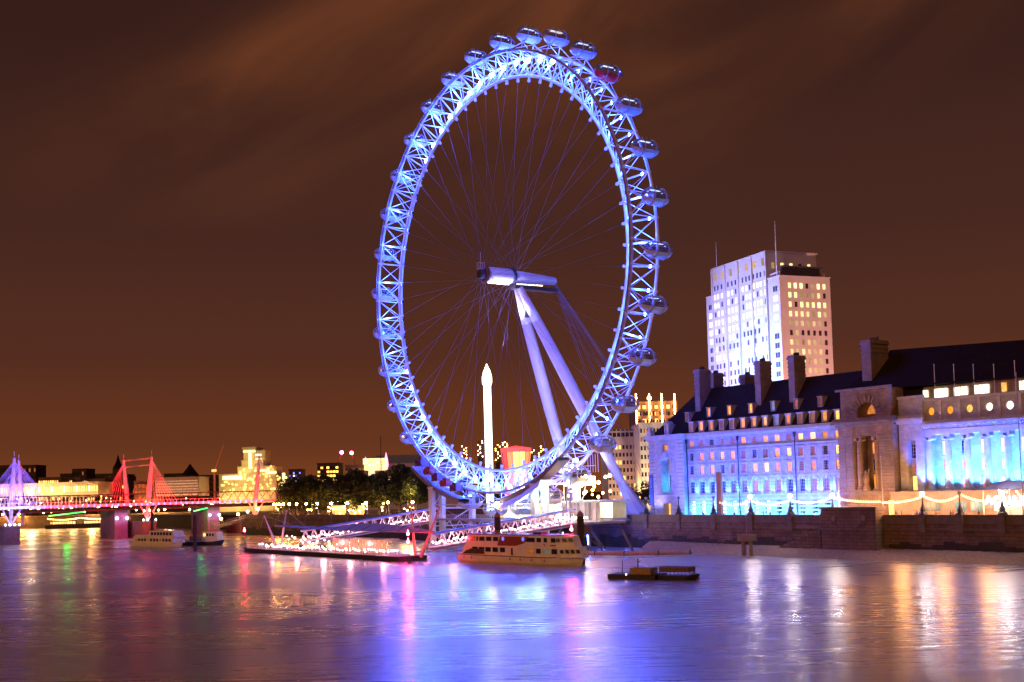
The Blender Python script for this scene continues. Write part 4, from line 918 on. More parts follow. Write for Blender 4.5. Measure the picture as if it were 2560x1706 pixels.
def navlight(label, px, pys, t, pyb):
    s, zt = AT(px, pys[0], t); o = bank('navigation_light', label, 'signal light', s, t, 0, 'red navigation lights on poles'); MB().bar((0, 0, 0), (0, 0, zt+1), .07, 5).box(-.3, .3, -.3, .3, 0, 1.4).build('pole', steel_dk, o)
    for y in pys:
        _, z = AT(px, y, t); b = MB(); b.ball((0, -.25, z), .34, 8, 6).bar((0, -.25, z+.3), (0, -.25, z+.9), .06, 4); b.build('red_lamp', bulb_r, o); lamp('POINT', (0, -.8, z), 500, (1, .02, .02), o, size=.3)
navlight('red signal light on a pole at the far end of the pontoon', 613, (1327,), -46.8, 1375); navlight('pair of red signal lights on a pole at the near end of the pontoon', 1022, (1335, 1355), -46.8, 1390); navlight('pair of red signal lights above the bow of the cruise boat', 1431, (1324, 1351), -29, 1400)

# ================================================================ BOATS
def hull(mb, L, B, D, sheer, m=0, bow=6, n=18, stern=.8, zb=-.5):
    sec = []
    for i in range(n+1):
        f = i/n; x = L*f; fb = max(0, (x-(L-bow))/bow); wdt = B/2*(1-fb**1.8)*(stern+(1-stern)*min(1, f*6)); wdt = max(wdt, .04); zt = D+sheer*fb**1.5+.15*max(0, .15-f)
        xo = 0; sec.append([(x-fb*1.6*(1), -wdt*.72*(1-fb*.3), zb), (x-fb*.8, -wdt*.93, zb+(zt-zb)*.4), (x, -wdt, zt), (x, wdt, zt), (x-fb*.8, wdt*.93, zb+(zt-zb)*.4), (x-fb*1.6, wdt*.72*(1-fb*.3), zb)])
    for i in range(n):
        for j in range(5): mb.poly([sec[i][j], sec[i+1][j], sec[i+1][j+1], sec[i][j+1]], m)
    mb.poly(sec[0], m); mb.poly(sec[-1], m)
    return [(s[2], s[3]) for s in sec]
P0, P1 = AZ(1146, 1404, 0), AZ(1449, 1419, 0); dd = P1-P0; LB = dd.length; brz = math.atan2(dd.y, dd.x)
boat = thing('cruise_boat', 'large cream double deck cruise boat moored in the foreground of the pier', 'boat', tuple(P0-dd.normalized()*1.2+Vector((-dd.y, dd.x, 0)).normalized()*3.5), brz)
mb = MB(); hull(mb, LB-.9, 7.6, 1.75, .75, bow=8); mb.build('hull', hull_w, boat)
mb = MB(); sec = hull(MB(), LB-.9, 7.75, 1.7, .75, bow=8)
for i in range(len(sec)-1): mb.bar((sec[i][0][0], sec[i][0][1]-.03, sec[i][0][2]), (sec[i+1][0][0], sec[i+1][0][1]-.03, sec[i+1][0][2]), .09, 4); mb.bar(sec[i][1], sec[i+1][1], .09, 4)
mb.build('rubbing_strake', hull_dk, boat)
BDIR = dd.normalized(); BO = P0
def bx(px):
    r = ray(px, 1385); nr = Vector((-BDIR.y, BDIR.x, 0)); return ((r*(BO.dot(nr)/r.dot(nr)))-BO).dot(BDIR)+1.2
HWD = 3.35
lo_m, up_m = MB(), MB()
def cabin(mb, x0b, x0t, xc, z0, z1, hw, ln, rake):      # long cabin whose front is chamfered in plan
    lo_ = [(x0b, -hw), (xc, -hw), (xc+ln, -hw*.3), (xc+ln, hw*.3), (xc, hw), (x0b, hw)]; up_ = [(x0t, -hw), (xc-rake*.4, -hw), (xc+ln-rake, -hw*.3), (xc+ln-rake, hw*.3), (xc-rake*.4, hw), (x0t, hw)]
    L1 = [(x, y, z0) for x, y in lo_]; L2 = [(x, y, z1) for x, y in up_]; mb.poly(L1); mb.poly(L2)
    for i in range(6): j = (i+1) % 6; mb.poly([L1[i], L1[j], L2[j], L2[i]])
XC1, XC2 = bx(1399), bx(1388)
cabin(lo_m, bx(1152), bx(1160), XC1, 1.75, 3.9, HWD, 4.2, .9); lo_m.build('lower_saloon', hull_w, boat)
cabin(up_m, bx(1161), bx(1170), XC2, 3.9, 6.22, HWD-.15, 3.6, 1.1); up_m.build('upper_saloon', hull_w, boat)
MB().box(bx(1166), bx(1325), -HWD-.1, HWD+.1, 6.25, 6.45).box(bx(1325), XC2-.4, -HWD+.1, HWD-.1, 6.25, 6.38).build('roof', mat('boat_roof', (.30, .24, .35), .5), boat)
def bw(x0, x1, z0, z1, y, m=glass_dk, sl=0, tp='window'):
    p = MB(); p.poly([(bx(x0), y, z0), (bx(x1), y, z0), (bx(x1)-sl, y, z1), (bx(x0)-sl, y, z1)]); o = p.build(tp, m, boat)
    f = MB(); 
    for a, b in (((x0, z0), (x1, z0)), ((x0, z1), (x1, z1))): f.bar((bx(a[0])-(sl if a[1] == z1 else 0), y-.02, a[1]), (bx(b[0])-(sl if b[1] == z1 else 0), y-.02, b[1]), .045, 4)
    f.bar((bx(x0), y-.02, z0), (bx(x0)-sl, y-.02, z1), .045, 4); f.bar((bx(x1), y-.02, z0), (bx(x1)-sl, y-.02, z1), .045, 4); f.build('frame', hull_w, o)
c6 = lambda v: 1130+v/6.723
for a, b in ((240, 300), (315, 375), (395, 430), (447, 540), (562, 655), (680, 770), (1225, 1385), (1410, 1490), (1530, 1590), (1650, 1735)): bw(c6(a), c6(b), 4.85, 5.85, -HWD+.12, sl=-.15 if a < 400 else 0)
def fw(x0, y0, x1, y1, n, z0, z1, rk):              # slanted windows on the chamfered front
    for i in range(n):
        f0, f1 = (i+.12)/n, (i+.88)/n; q = lambda f, z, dx: (x0+(x1-x0)*f+dx+.05, y0+(y1-y0)*f-.05, z)
        P_ = [q(f0, z0, -rk*.3), q(f1, z0, -rk*.3), q(f1, z1, -rk*.8), q(f0, z1, -rk*.8)]; o = MB().poly(P_).build('window', glass_dk, boat); m = MB(); m.path([Vector(p)+Vector((.02, -.03, 0)) for p in P_+[P_[0]]], .045, 4); m.build('frame', hull_w, o)
fw(XC2, -HWD+.15, XC2+3.6, -(HWD-.15)*.3, 3, 4.95, 5.8, .75)
for a, b, m in ((335, 430, glass_dk), (445, 540, glass_dk), (555, 650, glass_dk), (675, 770, glass_dk), (800, 890, glass_dk), (1270, 1380, dim_win), (1405, 1490, glass_dk), (1515, 1640, lit_window('pale_green_saloon', (.5, .45, .3), .25)), (1665, 1765, glass_dk)): bw(c6(a), c6(b), 2.45, 3.55, -HWD-.03, m)
fw(XC1, -HWD, XC1+4.2, -HWD*.3, 4, 2.6, 3.45, .6)
d = MB(); d.prism([(bx(c6(800)), 6.0), (bx(c6(1280)), 6.0), (bx(c6(1200)), 4.6), (bx(c6(1060)), 3.95), (bx(c6(750)), 3.95)], -HWD+.06, -HWD+.14); d.build('side_screen', mat('red_mesh_screen', (.30, .055, .02), .7, var=.5, scale=3), boat)
for a in (850, 1187): b = MB(); b.lathe([(.42, -HWD+.0), (.45, -HWD+.04)], 12, axis='y', o=(bx(c6(a)), 0, 5.45)); b.build('blue_round_light', glow('blue_disc', (.08, .14, 1), 1.6), boat)
MB().box(bx(c6(1145)), bx(c6(1215)), -HWD-.05, -HWD+.0, 2.0, 3.7).build('door', hull_w, boat); MB().box(bx(c6(985)), bx(c6(1015)), -HWD-.05, -HWD, 1.9, 3.5).build('door', hull_dk, boat)
MB().box(bx(c6(1640)), bx(c6(1730)), -HWD+.08, -HWD+.14, 4.15, 4.35).build('name_plate', hull_dk, boat)
em = MB()
for a0, r0 in ((0, .38), (1.2, .3), (2.4, .42), (3.6, .3), (4.8, .38)): em.bar((bx(c6(1540)), -HWD+.1, 4.35), (bx(c6(1540))+r0*math.cos(a0), -HWD+.1, 4.35+r0*.8*math.sin(a0)), .05, 4)
em.build('red_emblem', redpaint, boat)
tv = MB(); tv.prism([(bx(c6(170)), 1.85), (bx(c6(540)), 1.95), (bx(c6(530)), 3.1), (bx(c6(330)), 3.15), (bx(c6(230)), 2.6)], -HWD-.10, -HWD-.04); tv.build('dark_tarpaulin', mat('green_tarpaulin', (.035, .035, .015), .8), boat)
for a in (105, 220, 345, 990, 1165, 1350, 1570): f = MB(); f.lathe([(.10, -3.95), (.22, -3.9), (.22, -3.8)], 8, axis='y', o=(bx(c6(a)), 0, 1.05)); f.bar((bx(c6(a)), -3.87, 1.15), (bx(c6(a)), -3.8, 1.8), .03, 4); f.build('fender', mat('fender_rubber', (.35, .22, .14), .7), boat)
rl_ = MB(); xs_, xe_ = bx(1153), bx(1330)
for i in range(26): x_ = xs_+(xe_-xs_)*i/25; rl_.bar((x_, -HWD-.15, 6.45), (x_, -HWD-.15, 7.15), .022, 4)
rl_.bar((xs_, -HWD-.15, 7.15), (xe_, -HWD-.15, 7.15), .03, 4); rl_.bar((xs_, -HWD-.15, 6.8), (xe_, -HWD-.15, 6.8), .02, 4); rl_.build('roof_railing', steel, boat)
for i in range(4): MB().lathe([(.30, bx(1200+i*24)-.25), (.33, bx(1200+i*24)), (.30, bx(1200+i*24)+.25)], 10, axis='x', o=(0, -2.2, 6.78)).build('liferaft_drum', steel, boat)
lb_ = MB(); lb_.lathe([(.30, -HWD-.08), (.36, -HWD-.02), (.30, -HWD+.02)], 12, axis='y', o=(bx(1262), 0, 4.35)); lb_.build('lifebuoy', redpaint, boat)
mr_l = MB(); mr_l.path([(bx(1449), -1, 2.6), (bx(1449)+2, -4.5, .8), (bx(1449)+3, -6, -.3)], .04, 4); mr_l.build('mooring_rope', wood, boat)
rr = MB(); rr.path([(bx(1449), -1.4, 2.5), (bx(1449), -1.4, 3.3), (LB+1.2, 0, 3.3), (bx(1449), 1.4, 3.3)], .04, 4); rr.path([(-.2, -2.4, 1.9), (-.2, -2.4, 2.9), (-.2, 2.4, 2.9)], .04, 4); rr.build('railing', steel, boat)
MB().box(bx(1310), bx(1330), -.8, .8, 6.4, 6.9).bar((bx(1402), 0, 6.3), (bx(1402), 0, 7.6), .04).bar((bx(1330), 1, 6.4), (bx(1330), 1, 7.2), .05).build('roof_gear', hull_dk, boat)

def riverboat(label, pxa, pya, pxb, pyb, hgt, stern_first, cream, lights=0, dec=2):
    A, B = AZ(pxa, pya, 0), AZ(pxb, pyb, 0); dd = B-A; L = dd.length; o = thing('river_boat', label, 'boat', (A.x, A.y, 0), math.atan2(dd.y, dd.x))
    W_ = 5.2; h = MB(); hull(h, L, W_, 1.5, .6, bow=L*.2); h.build('hull', hull_w if cream else hull_dk, o)
    if dec == 2:
        MB().box(L*.08, L*.93, -2.2, 2.2, 1.5, 3.5).build('lower_cabin', hull_w, o); MB().prism([(L*.42, 3.5), (L*.95, 3.5), (L*.90, 5.6), (L*.42, 5.6)], -2.0, 2.0).build('upper_cabin', hull_w, o); MB().box(L*.12, L*.42, -2.1, 2.1, 3.5, 4.1).build('stern_bulwark', hull_w, o)
        for i in range(12): MB().box(L*(.13+.064*i), L*(.172+.064*i), -2.25, -2.21, 2.0, 2.9).build('window', glass_dk if i % 4 else dim_win, o)
        for i in range(7): MB().box(L*(.46+.063*i), L*(.505+.063*i), -2.05, -2.01, 4.1, 5.1).build('window', glass_dk, o)
    else:
        MB().prism([(L*.50, 1.5), (L*.90, 1.5), (L*.87, 4.7), (L*.54, 4.7)], -1.9, 1.9).build('wheelhouse', hull_w, o); MB().box(L*.2, L*.5, -1.8, 1.8, 1.4, 3.4).build('deckhouse', mat('tug_cabin', (.3, .24, .22), .6), o)
        for i in range(4): MB().box(L*(.56+.07*i), L*(.605+.07*i), -1.95, -1.91, 3.2, 4.1).build('window', (yel_win if i == 0 else glass_dk), o)
        MB().bar((L*.66, 0, 4.7), (L*.66, 0, 11), .07).bar((L*.6, 0, 8.5), (L*.72, 0, 8.5), .04).build('mast', steel_dk, o)
        b = MB(); hs = hull(MB(), L, W_+.1, 1.45, .6, bow=L*.2)
        for i in range(len(hs)-1): b.bar(hs[i][0], hs[i+1][0], .14, 4)
        b.build('rubbing_strake', hull_w if not cream else hull_dk, o)
    return o
riverboat('cream two deck passenger boat moored left of the dark pile', 338, 1366, 457, 1369, 6, 0, True)
tg = riverboat('small white and black tug moored right of the dark pile', 462, 1364, 562, 1363, 5, 0, False, dec=1)
# floating restaurant lights behind the tug
ba = AZ(1534, 1446, 0); bb = AZ(1752, 1450, 0); dd = bb-ba
bg_ = thing('work_barge', 'low black work barge with yellow deck box and rails afloat in front of the beach', 'barge', (ba.x, ba.y, 0), math.atan2(dd.y, dd.x)); Lb = dd.length
MB().box(0, Lb*.55, -2.2, 2.2, -.4, .75).box(-.1, Lb*.56, -2.3, 2.3, .75, .9).build('hull', hull_dk, bg_)
MB().box(Lb*.26, Lb*.50, -2.1, .6, .9, 2.0).build('deck_box', mat('ochre_deck_box', (.40, .25, .09), .7, var=.3, scale=1.5), bg_)
MB().bar((Lb*.16, -1.6, .9), (Lb*.16, -1.6, 3.2), .08).bar((Lb*.33, -1.2, 2), (Lb*.33, -1.2, 3.6), .10).bar((Lb*.33, -1.2, 2.9), (Lb*.36, -1.2, 3.2), .06).build('mast', steel_dk, bg_)
f = MB()
for i in range(5): f.bar((Lb*(.04+.03*i), -2.1, .9), (Lb*(.04+.03*i), -2.1, 2.0), .03, 4)
f.bar((Lb*.04, -2.1, 2.0), (Lb*.16, -2.1, 2.0), .03, 4); f.build('railing', steel_dk, bg_); MB().ball((Lb*.22, -2.2, .85), .13, 6, 4).build('deck_lamp', bulb_y, bg_)
wb = thing('work_launch', 'small open launch with a framed ochre awning tied at the barge end', 'launch', tuple(ba.lerp(bb, .56)), math.atan2(dd.y, dd.x)); l2 = Lb*.44
h = MB(); hull(h, l2, 3.6, .7, .35, bow=2.6); h.build('hull', hull_dk, wb)
f = MB(); f.box(.4, l2*.78, -1.5, 1.5, 1.35, 2.15)
f.build('awning', mat('ochre_awning', (.24, .13, .06), .8, var=.4, scale=2), wb); f = MB()
for i in range(9): f.bar((.4+i*l2*.095, -1.55, .7), (.4+i*l2*.095, -1.55, 2.3), .04, 4)
f.bar((.3, -1.55, 2.3), (l2*.8, -1.55, 2.3), .05, 4); f.build('awning_frame', steel_dk, wb)
by = AZ(1736, 1446, 0); bu = thing('mooring_buoy', 'round orange mooring buoy floating at the launch bow', 'buoy', (by.x, by.y, 0)); MB().ball((0, 0, .25), .95, 14, 8, sz=.75).build('float', mat('orange_buoy_paint', (.75, .33, .05), .5, var=.25, scale=2), bu, smooth=True); MB().bar((0, 0, .9), (0, 0, 1.3), .12).build('ring_eye', iron, bu)
# floating boom by the beach
a = AZ(1462, 1386, .2); b = AZ(1729, 1384, .2); dd = b-a; bm_ = thing('floating_boom', 'long pinkish floating pipe boom lying off the beach', 'boom', (a.x, a.y, 0), math.atan2(dd.y, dd.x)); Lm = dd.length
MB().bar((0, 0, .35), (Lm, 0, .35), .55, 10).build('pipe', mat('boom_pipe', (.45, .30, .28), .6, var=.25), bm_, smooth=True)
for f_ in (.1, .38, .7, .99): MB().lathe([(.62, Lm*f_-.12), (.66, Lm*f_), (.62, Lm*f_+.12)], 10, axis='x', o=(0, 0, .35)).bar((Lm*f_, 0, .8), (Lm*f_, 0, 1.4), .05).build('collar', iron, bm_)
# tide gauge block on legs
s_, _ = AT(1867, 1345, 9.5); tg = bank('tide_gauge_block', 'concrete block on two stub legs with a thin pole standing on the beach', 'gauge', s_, 9.5, 0)
z1 = AT(1867, 1338, 9.5)[1]; z0 = AT(1867, 1353, 9.5)[1]
MB().box(-1.9, 1.9, -1.1, 1.1, z0, z1).box(-2.0, 2.0, -1.2, 1.2, z1, z1+.12).build('block', concrete, tg)
for x in (-1.1, 1.1): MB().bar((x, 0, -1), (x, 0, z0), .55, 8, .45).build('leg', concrete, tg)
zp = AT(1867, 1279, 9.5)[1]; MB().bar((0, 0, z1), (0, 0, zp), .08, 6).bar((-.7, 0, zp+.35), (0, 0, zp-.1), .06).bar((.7, 0, zp+.35), (0, 0, zp-.1), .06).build('pole', mat('reddish_pole', (.32, .16, .12), .6), tg)

# ================================================================ TOWER BLOCK behind the hall
def line_hit(px, py, P, d):     # ray against the vertical plane through P along d; returns distance along d and height
    r = ray(px, py); nrm = Vector((-d.y, d.x, 0)); X = r*(P.dot(nrm)/r.dot(nrm)); return (X-P).dot(d), X.z+HCAM
Cn = AY(1948, 690, 470); top_lo = Cn.z; Cn.z = 0
dl = Vector((-math.sin(R(22)), math.cos(R(22)), 0)); dr = Vector((math.cos(R(22)), math.sin(R(22)), 0))
Ll, zl = line_hit(1765, 737, Cn, dl); Lr, zr = line_hit(2074, 693, Cn, dr)
tb = thing('tower_block', 'tall pale concrete tower block with rows of lit windows behind the hall', 'building', tuple(Cn), R(22))   # local x = right face, y = left face (going back)
tw_m = mat('tower_stone', (.62, .58, .56), .75, var=.12, scale=.15, bump=.1)
Hm = top_lo
pu, zu = line_hit(1915, 630, Cn, dl); pf, zf = line_hit(1781, 676, Cn, dl)
mb = MB(); mb.box(0, Lr, 0, Ll, 0, Hm).box(0, Lr, pu, pf, Hm, zu).box(1.2, Lr-1, 0+1.5, pu, Hm, Hm+2.2)
mb.build('tower_wall', tw_m, tb)
mb = MB(); mb.box(-.5, Lr+.5, pu-.5, pf+.5, zu, zu+.5).box(-.2, Lr+.2, -.2, Ll+.2, Hm, Hm+.35)
nf = 4
for i in range(nf+1): y = pu+(pf-pu)*i/nf; mb.box(-.8, 0, y-.35, y+.35, 20, zu)
mb.build('fins_and_parapet', tw_m, tb)
MB().box(1.5, Lr*.8, -.05, 1.2, Hm+.6, Hm+3.6).build('glazed_rooftop_room', glass_dk, tb)
MB().box(1.0, Lr*.85, -.8, 1.4, Hm+3.7, Hm+4.2).build('rooftop_canopy', steel_dk, tb)
MB().box(4, Lr-6, pu+6, pf-12, zu+.5, zu+1.6).build('plant_room', steel_dk, tb)
for px, pyt, y0_ in ((1934, 553, 2.5), (1787, 606, Ll-9)):
    d_, z_ = line_hit(px, pyt, Cn, dl); MB().bar((.5, d_, Hm), (.5, d_, z_), .28, 6, .08).build('roof_mast', steel, tb)
# right face windows (7 columns x 14 rows) - each its own part
FH = 3.55; nrow = 13; wme = {}
def wbox(w, h, m, ax):
    k = (w, h, m.name, ax)
    if k not in wme:
        b = MB()
        if ax == 'x': b.box(-w/2, w/2, -.12, 0, 0, h)
        else: b.box(-.12, 0, -w/2, w/2, 0, h)
        wme[k] = b.mesh('window', [m])
    return wme[k]
tyel = lit_window('tower_window_yellow', (1, .74, .26), 2.4, .5); tgrn = lit_window('tower_window_dim', (.9, .62, .25), .7, .6); tdk = mat('tower_window_dark', (.05, .03, .04), .3, var=.3)
twht = lit_window('tower_window_white', (.95, .88, 1), 3.2, .35); tblu = mat('tower_window_blue_dark', (.06, .06, .12), .3, var=.3)
rp = ['2223122', '2211123', '2322222', '2222121', '1111113', '3133333', '2111113', '2121113', '2121113', '1111113', '2221133', '2111113', '1111113']
for r_, row_ in enumerate(rp):
    z = Hm-4.6-r_*FH*1.06
    for c, q in enumerate(row_):
        x = 4.6+c*(Lr-7.6)/6; inst(wbox(1.15, 2.0, {'2': tyel, '1': tgrn, '3': tdk}[q], 'x'), 'window', tb, (x, -.01, z))
for i, q in enumerate((tgrn, tyel, tyel, tdk, tyel)): inst(wbox(1.3, 2.4, q, 'x'), 'window', tb, (3+i*(Lr-5)/4.4, -.01 if False else pu-.02, Hm+4.6))
big = MB(); random.seed(8)
mt = [tblu, twht, tgrn]
for r_ in range(17):
    z = zu-9.5-r_*FH*1.06
    for c in range(15):
        y = pu+1.5+c*(pf-pu-3.0)/14+(.35 if c % 3 == 1 else 0); pr = {0: .15, 1: .75, 2: .75, 3: .8, 4: .95, 5: .5, 6: .1, 7: .25, 8: .95}.get(r_, .12)
        q = 1 if random.random() < pr and r_ else 0; big.box(-.12, -.005, y-.48, y+.48, z, z+2.1, q)
    for y in (2.2, 3.8): 
        if z < Hm-3: big.box(-.12, -.005, y-.6, y+.6, z, z+2.1, 1 if r_ in (3, 4, 5, 6) else 0)
    for y in (pf+1.6, pf+3.2):
        if z < Hm-3: big.box(-.12, -.005, y-.6, y+.6, z, z+2.1, 1 if r_ in (3, 4, 5, 6) else 0)
o = big.build('window_rows', mt, tb); o['kind'] = 'stuff'
for i in range(7):
    y = pu+2.6+i*(pf-pu-5)/6; inst(wbox(2.4 if i % 2 else 1.7, 3.0, lit_window('penthouse_window', (.9, .55, .2), .65, .4), 'y'), 'penthouse_window', tb, (-.01, y, zu-5.2))
lamp('SPOT', (-60, 20, 46), 760000, (.30, .34, 1.0), tb, aim=(0, 22, 70), spot=R(70), size=3, name='facade_flood')
lamp('SPOT', (-26, 8, 45), 110000, (.15, .45, 1.0), tb, aim=(0, 14, 64), spot=R(70), size=2, name='facade_flood')
lamp('SPOT', (20, -70, 12), 420000, (1, .40, .30), tb, aim=(14, 0, 75), spot=R(60), size=3, name='facade_flood')

# ---------------------------------------------------------------- generic far buildings: box body, roof edge, individual windows
def block(name, label, pxa, pxb, pyt, Y, depth, m, cols, rows, pat, cat='building', zb=5, ww=.55, wh=.5, pb=None, top=0, edge=True, group=None, winz=None):
    A, B = AY(pxa, pyt, Y), AY(pxb, pyt, Y); A2 = A.copy(); wdt = B.x-A.x; zt = A.z
    if pb: zb = AY(pxa, pb, Y).z
    t = thing(name, label, cat, (A.x, Y, 0), 0, group)
    MB().box(0, wdt, 0, depth, zb, zt).build('wall', m, t)
    if edge: MB().box(-.3, wdt+.3, -.3, depth+.3, zt, zt+.6).build('roof', steel_dk if edge == 2 else m, t)
    if rows:
        z0, z1 = (zb+2, zt-1) if not winz else winz; cw, rh = wdt/cols, (z1-z0)/rows; n = 0
        ms = {}
        for r_ in range(rows):
            for c in range(cols):
                q = pat(r_, c)
                if q is None: continue
                k = q.name
                if k not in ms: ms[k] = MB().box(-cw*ww/2, cw*ww/2, -.15, -.01, 0, rh*wh).mesh('window', [q])
                inst(ms[k], 'window', t, (cw*(c+.5), 0, z0+rh*(r_+.25)))
    return t
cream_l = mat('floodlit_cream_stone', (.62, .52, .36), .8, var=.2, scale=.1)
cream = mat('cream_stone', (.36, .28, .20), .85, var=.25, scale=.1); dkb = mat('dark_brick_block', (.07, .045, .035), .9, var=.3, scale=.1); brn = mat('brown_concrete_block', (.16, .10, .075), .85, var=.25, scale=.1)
rnd = random.Random(4)
def P1_(p, a=yel_win, b=glass_dk): return lambda r_, c: a if rnd.random() < p else b
t = block('office_block', 'tan stone office block with small square windows between the wheel leg and the hall', 1517, 1598, 1083, 420, 30, cream, 9, 8, P1_(.14), winz=(10, 31.5)); 
MB().box(.2, 11, -.2, .0, 33.8, 36.2).build('loggia', glass_dk, t); lamp('POINT', (6, -14, 14), 9000, (1, .55, .22), t, size=1)  # warm fill lamp added to counter the blue cast on the tan stone
for i in range(8): MB().box(.2+i*1.5, .5+i*1.5, -.5, -.2, 33.6, 36.4).build('loggia_column', cream, t)
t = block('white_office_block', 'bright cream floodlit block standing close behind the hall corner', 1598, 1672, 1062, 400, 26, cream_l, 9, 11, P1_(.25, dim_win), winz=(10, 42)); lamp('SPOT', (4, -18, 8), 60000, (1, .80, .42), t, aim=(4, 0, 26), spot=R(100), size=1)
t = block('rooftop_block', 'stepped roofline with glowing penthouse windows above the cream block', 1588, 1692, 1005, 520, 30, brn, 7, 4, P1_(.75), pb=1090, edge=False)
for px in (1590, 1623, 1654, 1686): a_ = AY(px, 996, 519); MB().bar((a_.x-t.location.x, -1, a_.z-14), (a_.x-t.location.x, -1, a_.z+2), .25, 4).ball((a_.x-t.location.x, -1.2, a_.z), .9 if px == 1623 else .4, 6, 4).build('lamp_post', bulb_y, t)
# concert hall with curved green roof
A, B = AY(908, 1180, 640), AY(1150, 1180, 640); t = thing('concert_hall', 'pale low concert hall with long grey green roof behind the trees', 'building', (A.x, 640, 0), 0); wd = B.x-A.x
zr_ = AY(950, 1139, 640).z; ze = AY(950, 1160, 640).z
MB().box(0, wd, 0, 40, 5, ze).build('wall', mat('hall_pale_wall', (.42, .34, .27), .8, var=.15), t); MB().prism([(wd*.12, ze), (wd*1.03, ze), (wd*1.0, zr_-1.5), (wd*.6, zr_), (wd*.13, zr_)], 1, 38).build('roof', mat('green_grey_roof', (.12, .14, .12), .7), t)
for i, (a, b, z0, z1) in enumerate(((0.0, .12, ze-6, ze+3), (.16, .33, ze-9, ze-5.5), (.36, .62, ze-7, ze-3.6), (.5, .95, ze-12, ze-9))): MB().box(wd*a, wd*b, -.4, -.1, z0, z1).build('lit_strip_window', lit_window('hall_strip_glow', (1, .68, .36), 1.3, .4), t)
a_ = AY(935, 1168, 600); block('lit_glass_hall', 'small brightly lit glass hall left of the pink flame light', 910, 959, 1150, 600, 14, lit_window('glass_hall_glow', (1, .66, .28), 2.2, .2), 5, 2, P1_(.5, white_win, yel_win), pb=1176)
block('low_block', 'low pale block with small windows left of the lit glass hall', 863, 912, 1166, 610, 14, brn, 6, 3, P1_(.4, dim_win), pb=1200)
t = block('mid_rise_block', 'mid rise block with lit office floors above the trees', 793, 846, 1161, 700, 20, dkb, 7, 5, P1_(.7, yel_win), pb=1225, ww=.8)
def flame(label, px, pyt, pyb, Y, r, m):
    a, b = AY(px, pyt, Y), AY(px, pyb, Y); t = thing('spire_light', label, 'spire', (b.x, Y, 0)); h = a.z-b.z
    MB().lathe([(r*.5, b.z), (r, b.z+h*.25), (r*.85, b.z+h*.5), (r*.4, b.z+h*.8), (.05, a.z)], 10).build('lit_flame', m, t, smooth=True); MB().bar((0, 0, 5), (0, 0, b.z), .5).build('post', steel_dk, t)
flame('tall pink flame shaped light beside the concert hall', 966, 1131, 1174, 620, 1.15, glow('pink_flame', (1, .30, .55), 2.6)); flame('small violet flame shaped light left of the pink one', 914, 1142, 1156, 625, .7, glow('violet_flame', (.5, .3, 1), 2))
a, b = AY(953, 1090, 560), AY(953, 1185, 560); t = thing('dark_pole', 'tall bare dark pole rising from the trees', 'pole', (b.x, 560, 0)); MB().bar((0, 0, 7), (0, 0, a.z), .28, 6, .15).build('shaft', steel_dk, t)
for px, pyt, pxb, pyb in ((854, 1125, 842, 1164), (879, 1126, 889, 1164)):
    a, b = AY(px, pyt, 900), AY(pxb, pyb, 900); t = thing('crane', 'thin crane jib tipped with a red light, '+('left' if px < 860 else 'right')+' of two above the trees', 'crane', (b.x, 900, 0)); MB().bar((0, 0, 5), (0, 0, b.z), .7, 4).bar((0, 0, b.z), (a.x-b.x, 0, a.z-3), .45, 4).build('jib', brn, t); MB().ball((a.x-b.x, 0, a.z-2), 1.3, 8, 5).build('warning_light', bulb_r, t)
for px, pxb, pyt, pyb, lb in ((559, 536, 1112, 1180, 'faint red lit crane jib far behind the passenger boats'),):
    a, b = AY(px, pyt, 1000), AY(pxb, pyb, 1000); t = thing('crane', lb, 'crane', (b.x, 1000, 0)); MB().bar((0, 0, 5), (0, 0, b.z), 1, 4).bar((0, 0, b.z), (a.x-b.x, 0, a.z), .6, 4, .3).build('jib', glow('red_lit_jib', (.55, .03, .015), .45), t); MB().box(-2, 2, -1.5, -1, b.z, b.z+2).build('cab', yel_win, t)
# white lit tower ride
A, B = AY(1223, 1160, 430), AY(1217.5, 912, 430)
t = thing('tower_ride', 'slender brilliantly white lit tower ride with a pointed glowing top', 'tower', (A.x, 430, 0)); ht = B.z
wl = glow('white_led_tower', (.86, 1, .92), 4.2)
mb = MB(); 
for sx in (-1, 1):
    for sy in (-1, 1): mb.bar((sx*1.0, sy*1.0, 7), (sx*1.0, sy*1.0, ht-7), .32, 5)
n = 46
for i in range(n):
    z0, z1 = 7+(ht-14)*i/n, 7+(ht-14)*(i+1)/n
    for sx in (-1, 1): mb.bar((sx, -1, z0), (-sx, -1, z1), .22, 4); mb.bar((sx, -1, z0), (sx, 1, z1), .16, 4)
mb.build('lattice_mast', wl, t); mb = MB()
for sx in (-.55, .55): mb.box(sx-.30, sx+.30, -.75, -.6, 7, ht-7)
mb.build('led_panel', wl, t)
MB().lathe([(1.2, ht-8), (1.75, ht-6.5), (1.75, ht-4.5), (1.3, ht-2.5), (.5, ht-.8), (.05, ht+.3)], 12).build('pointed_top', glow('tower_top_glow', (1, .86, .62), 6), t, smooth=True)
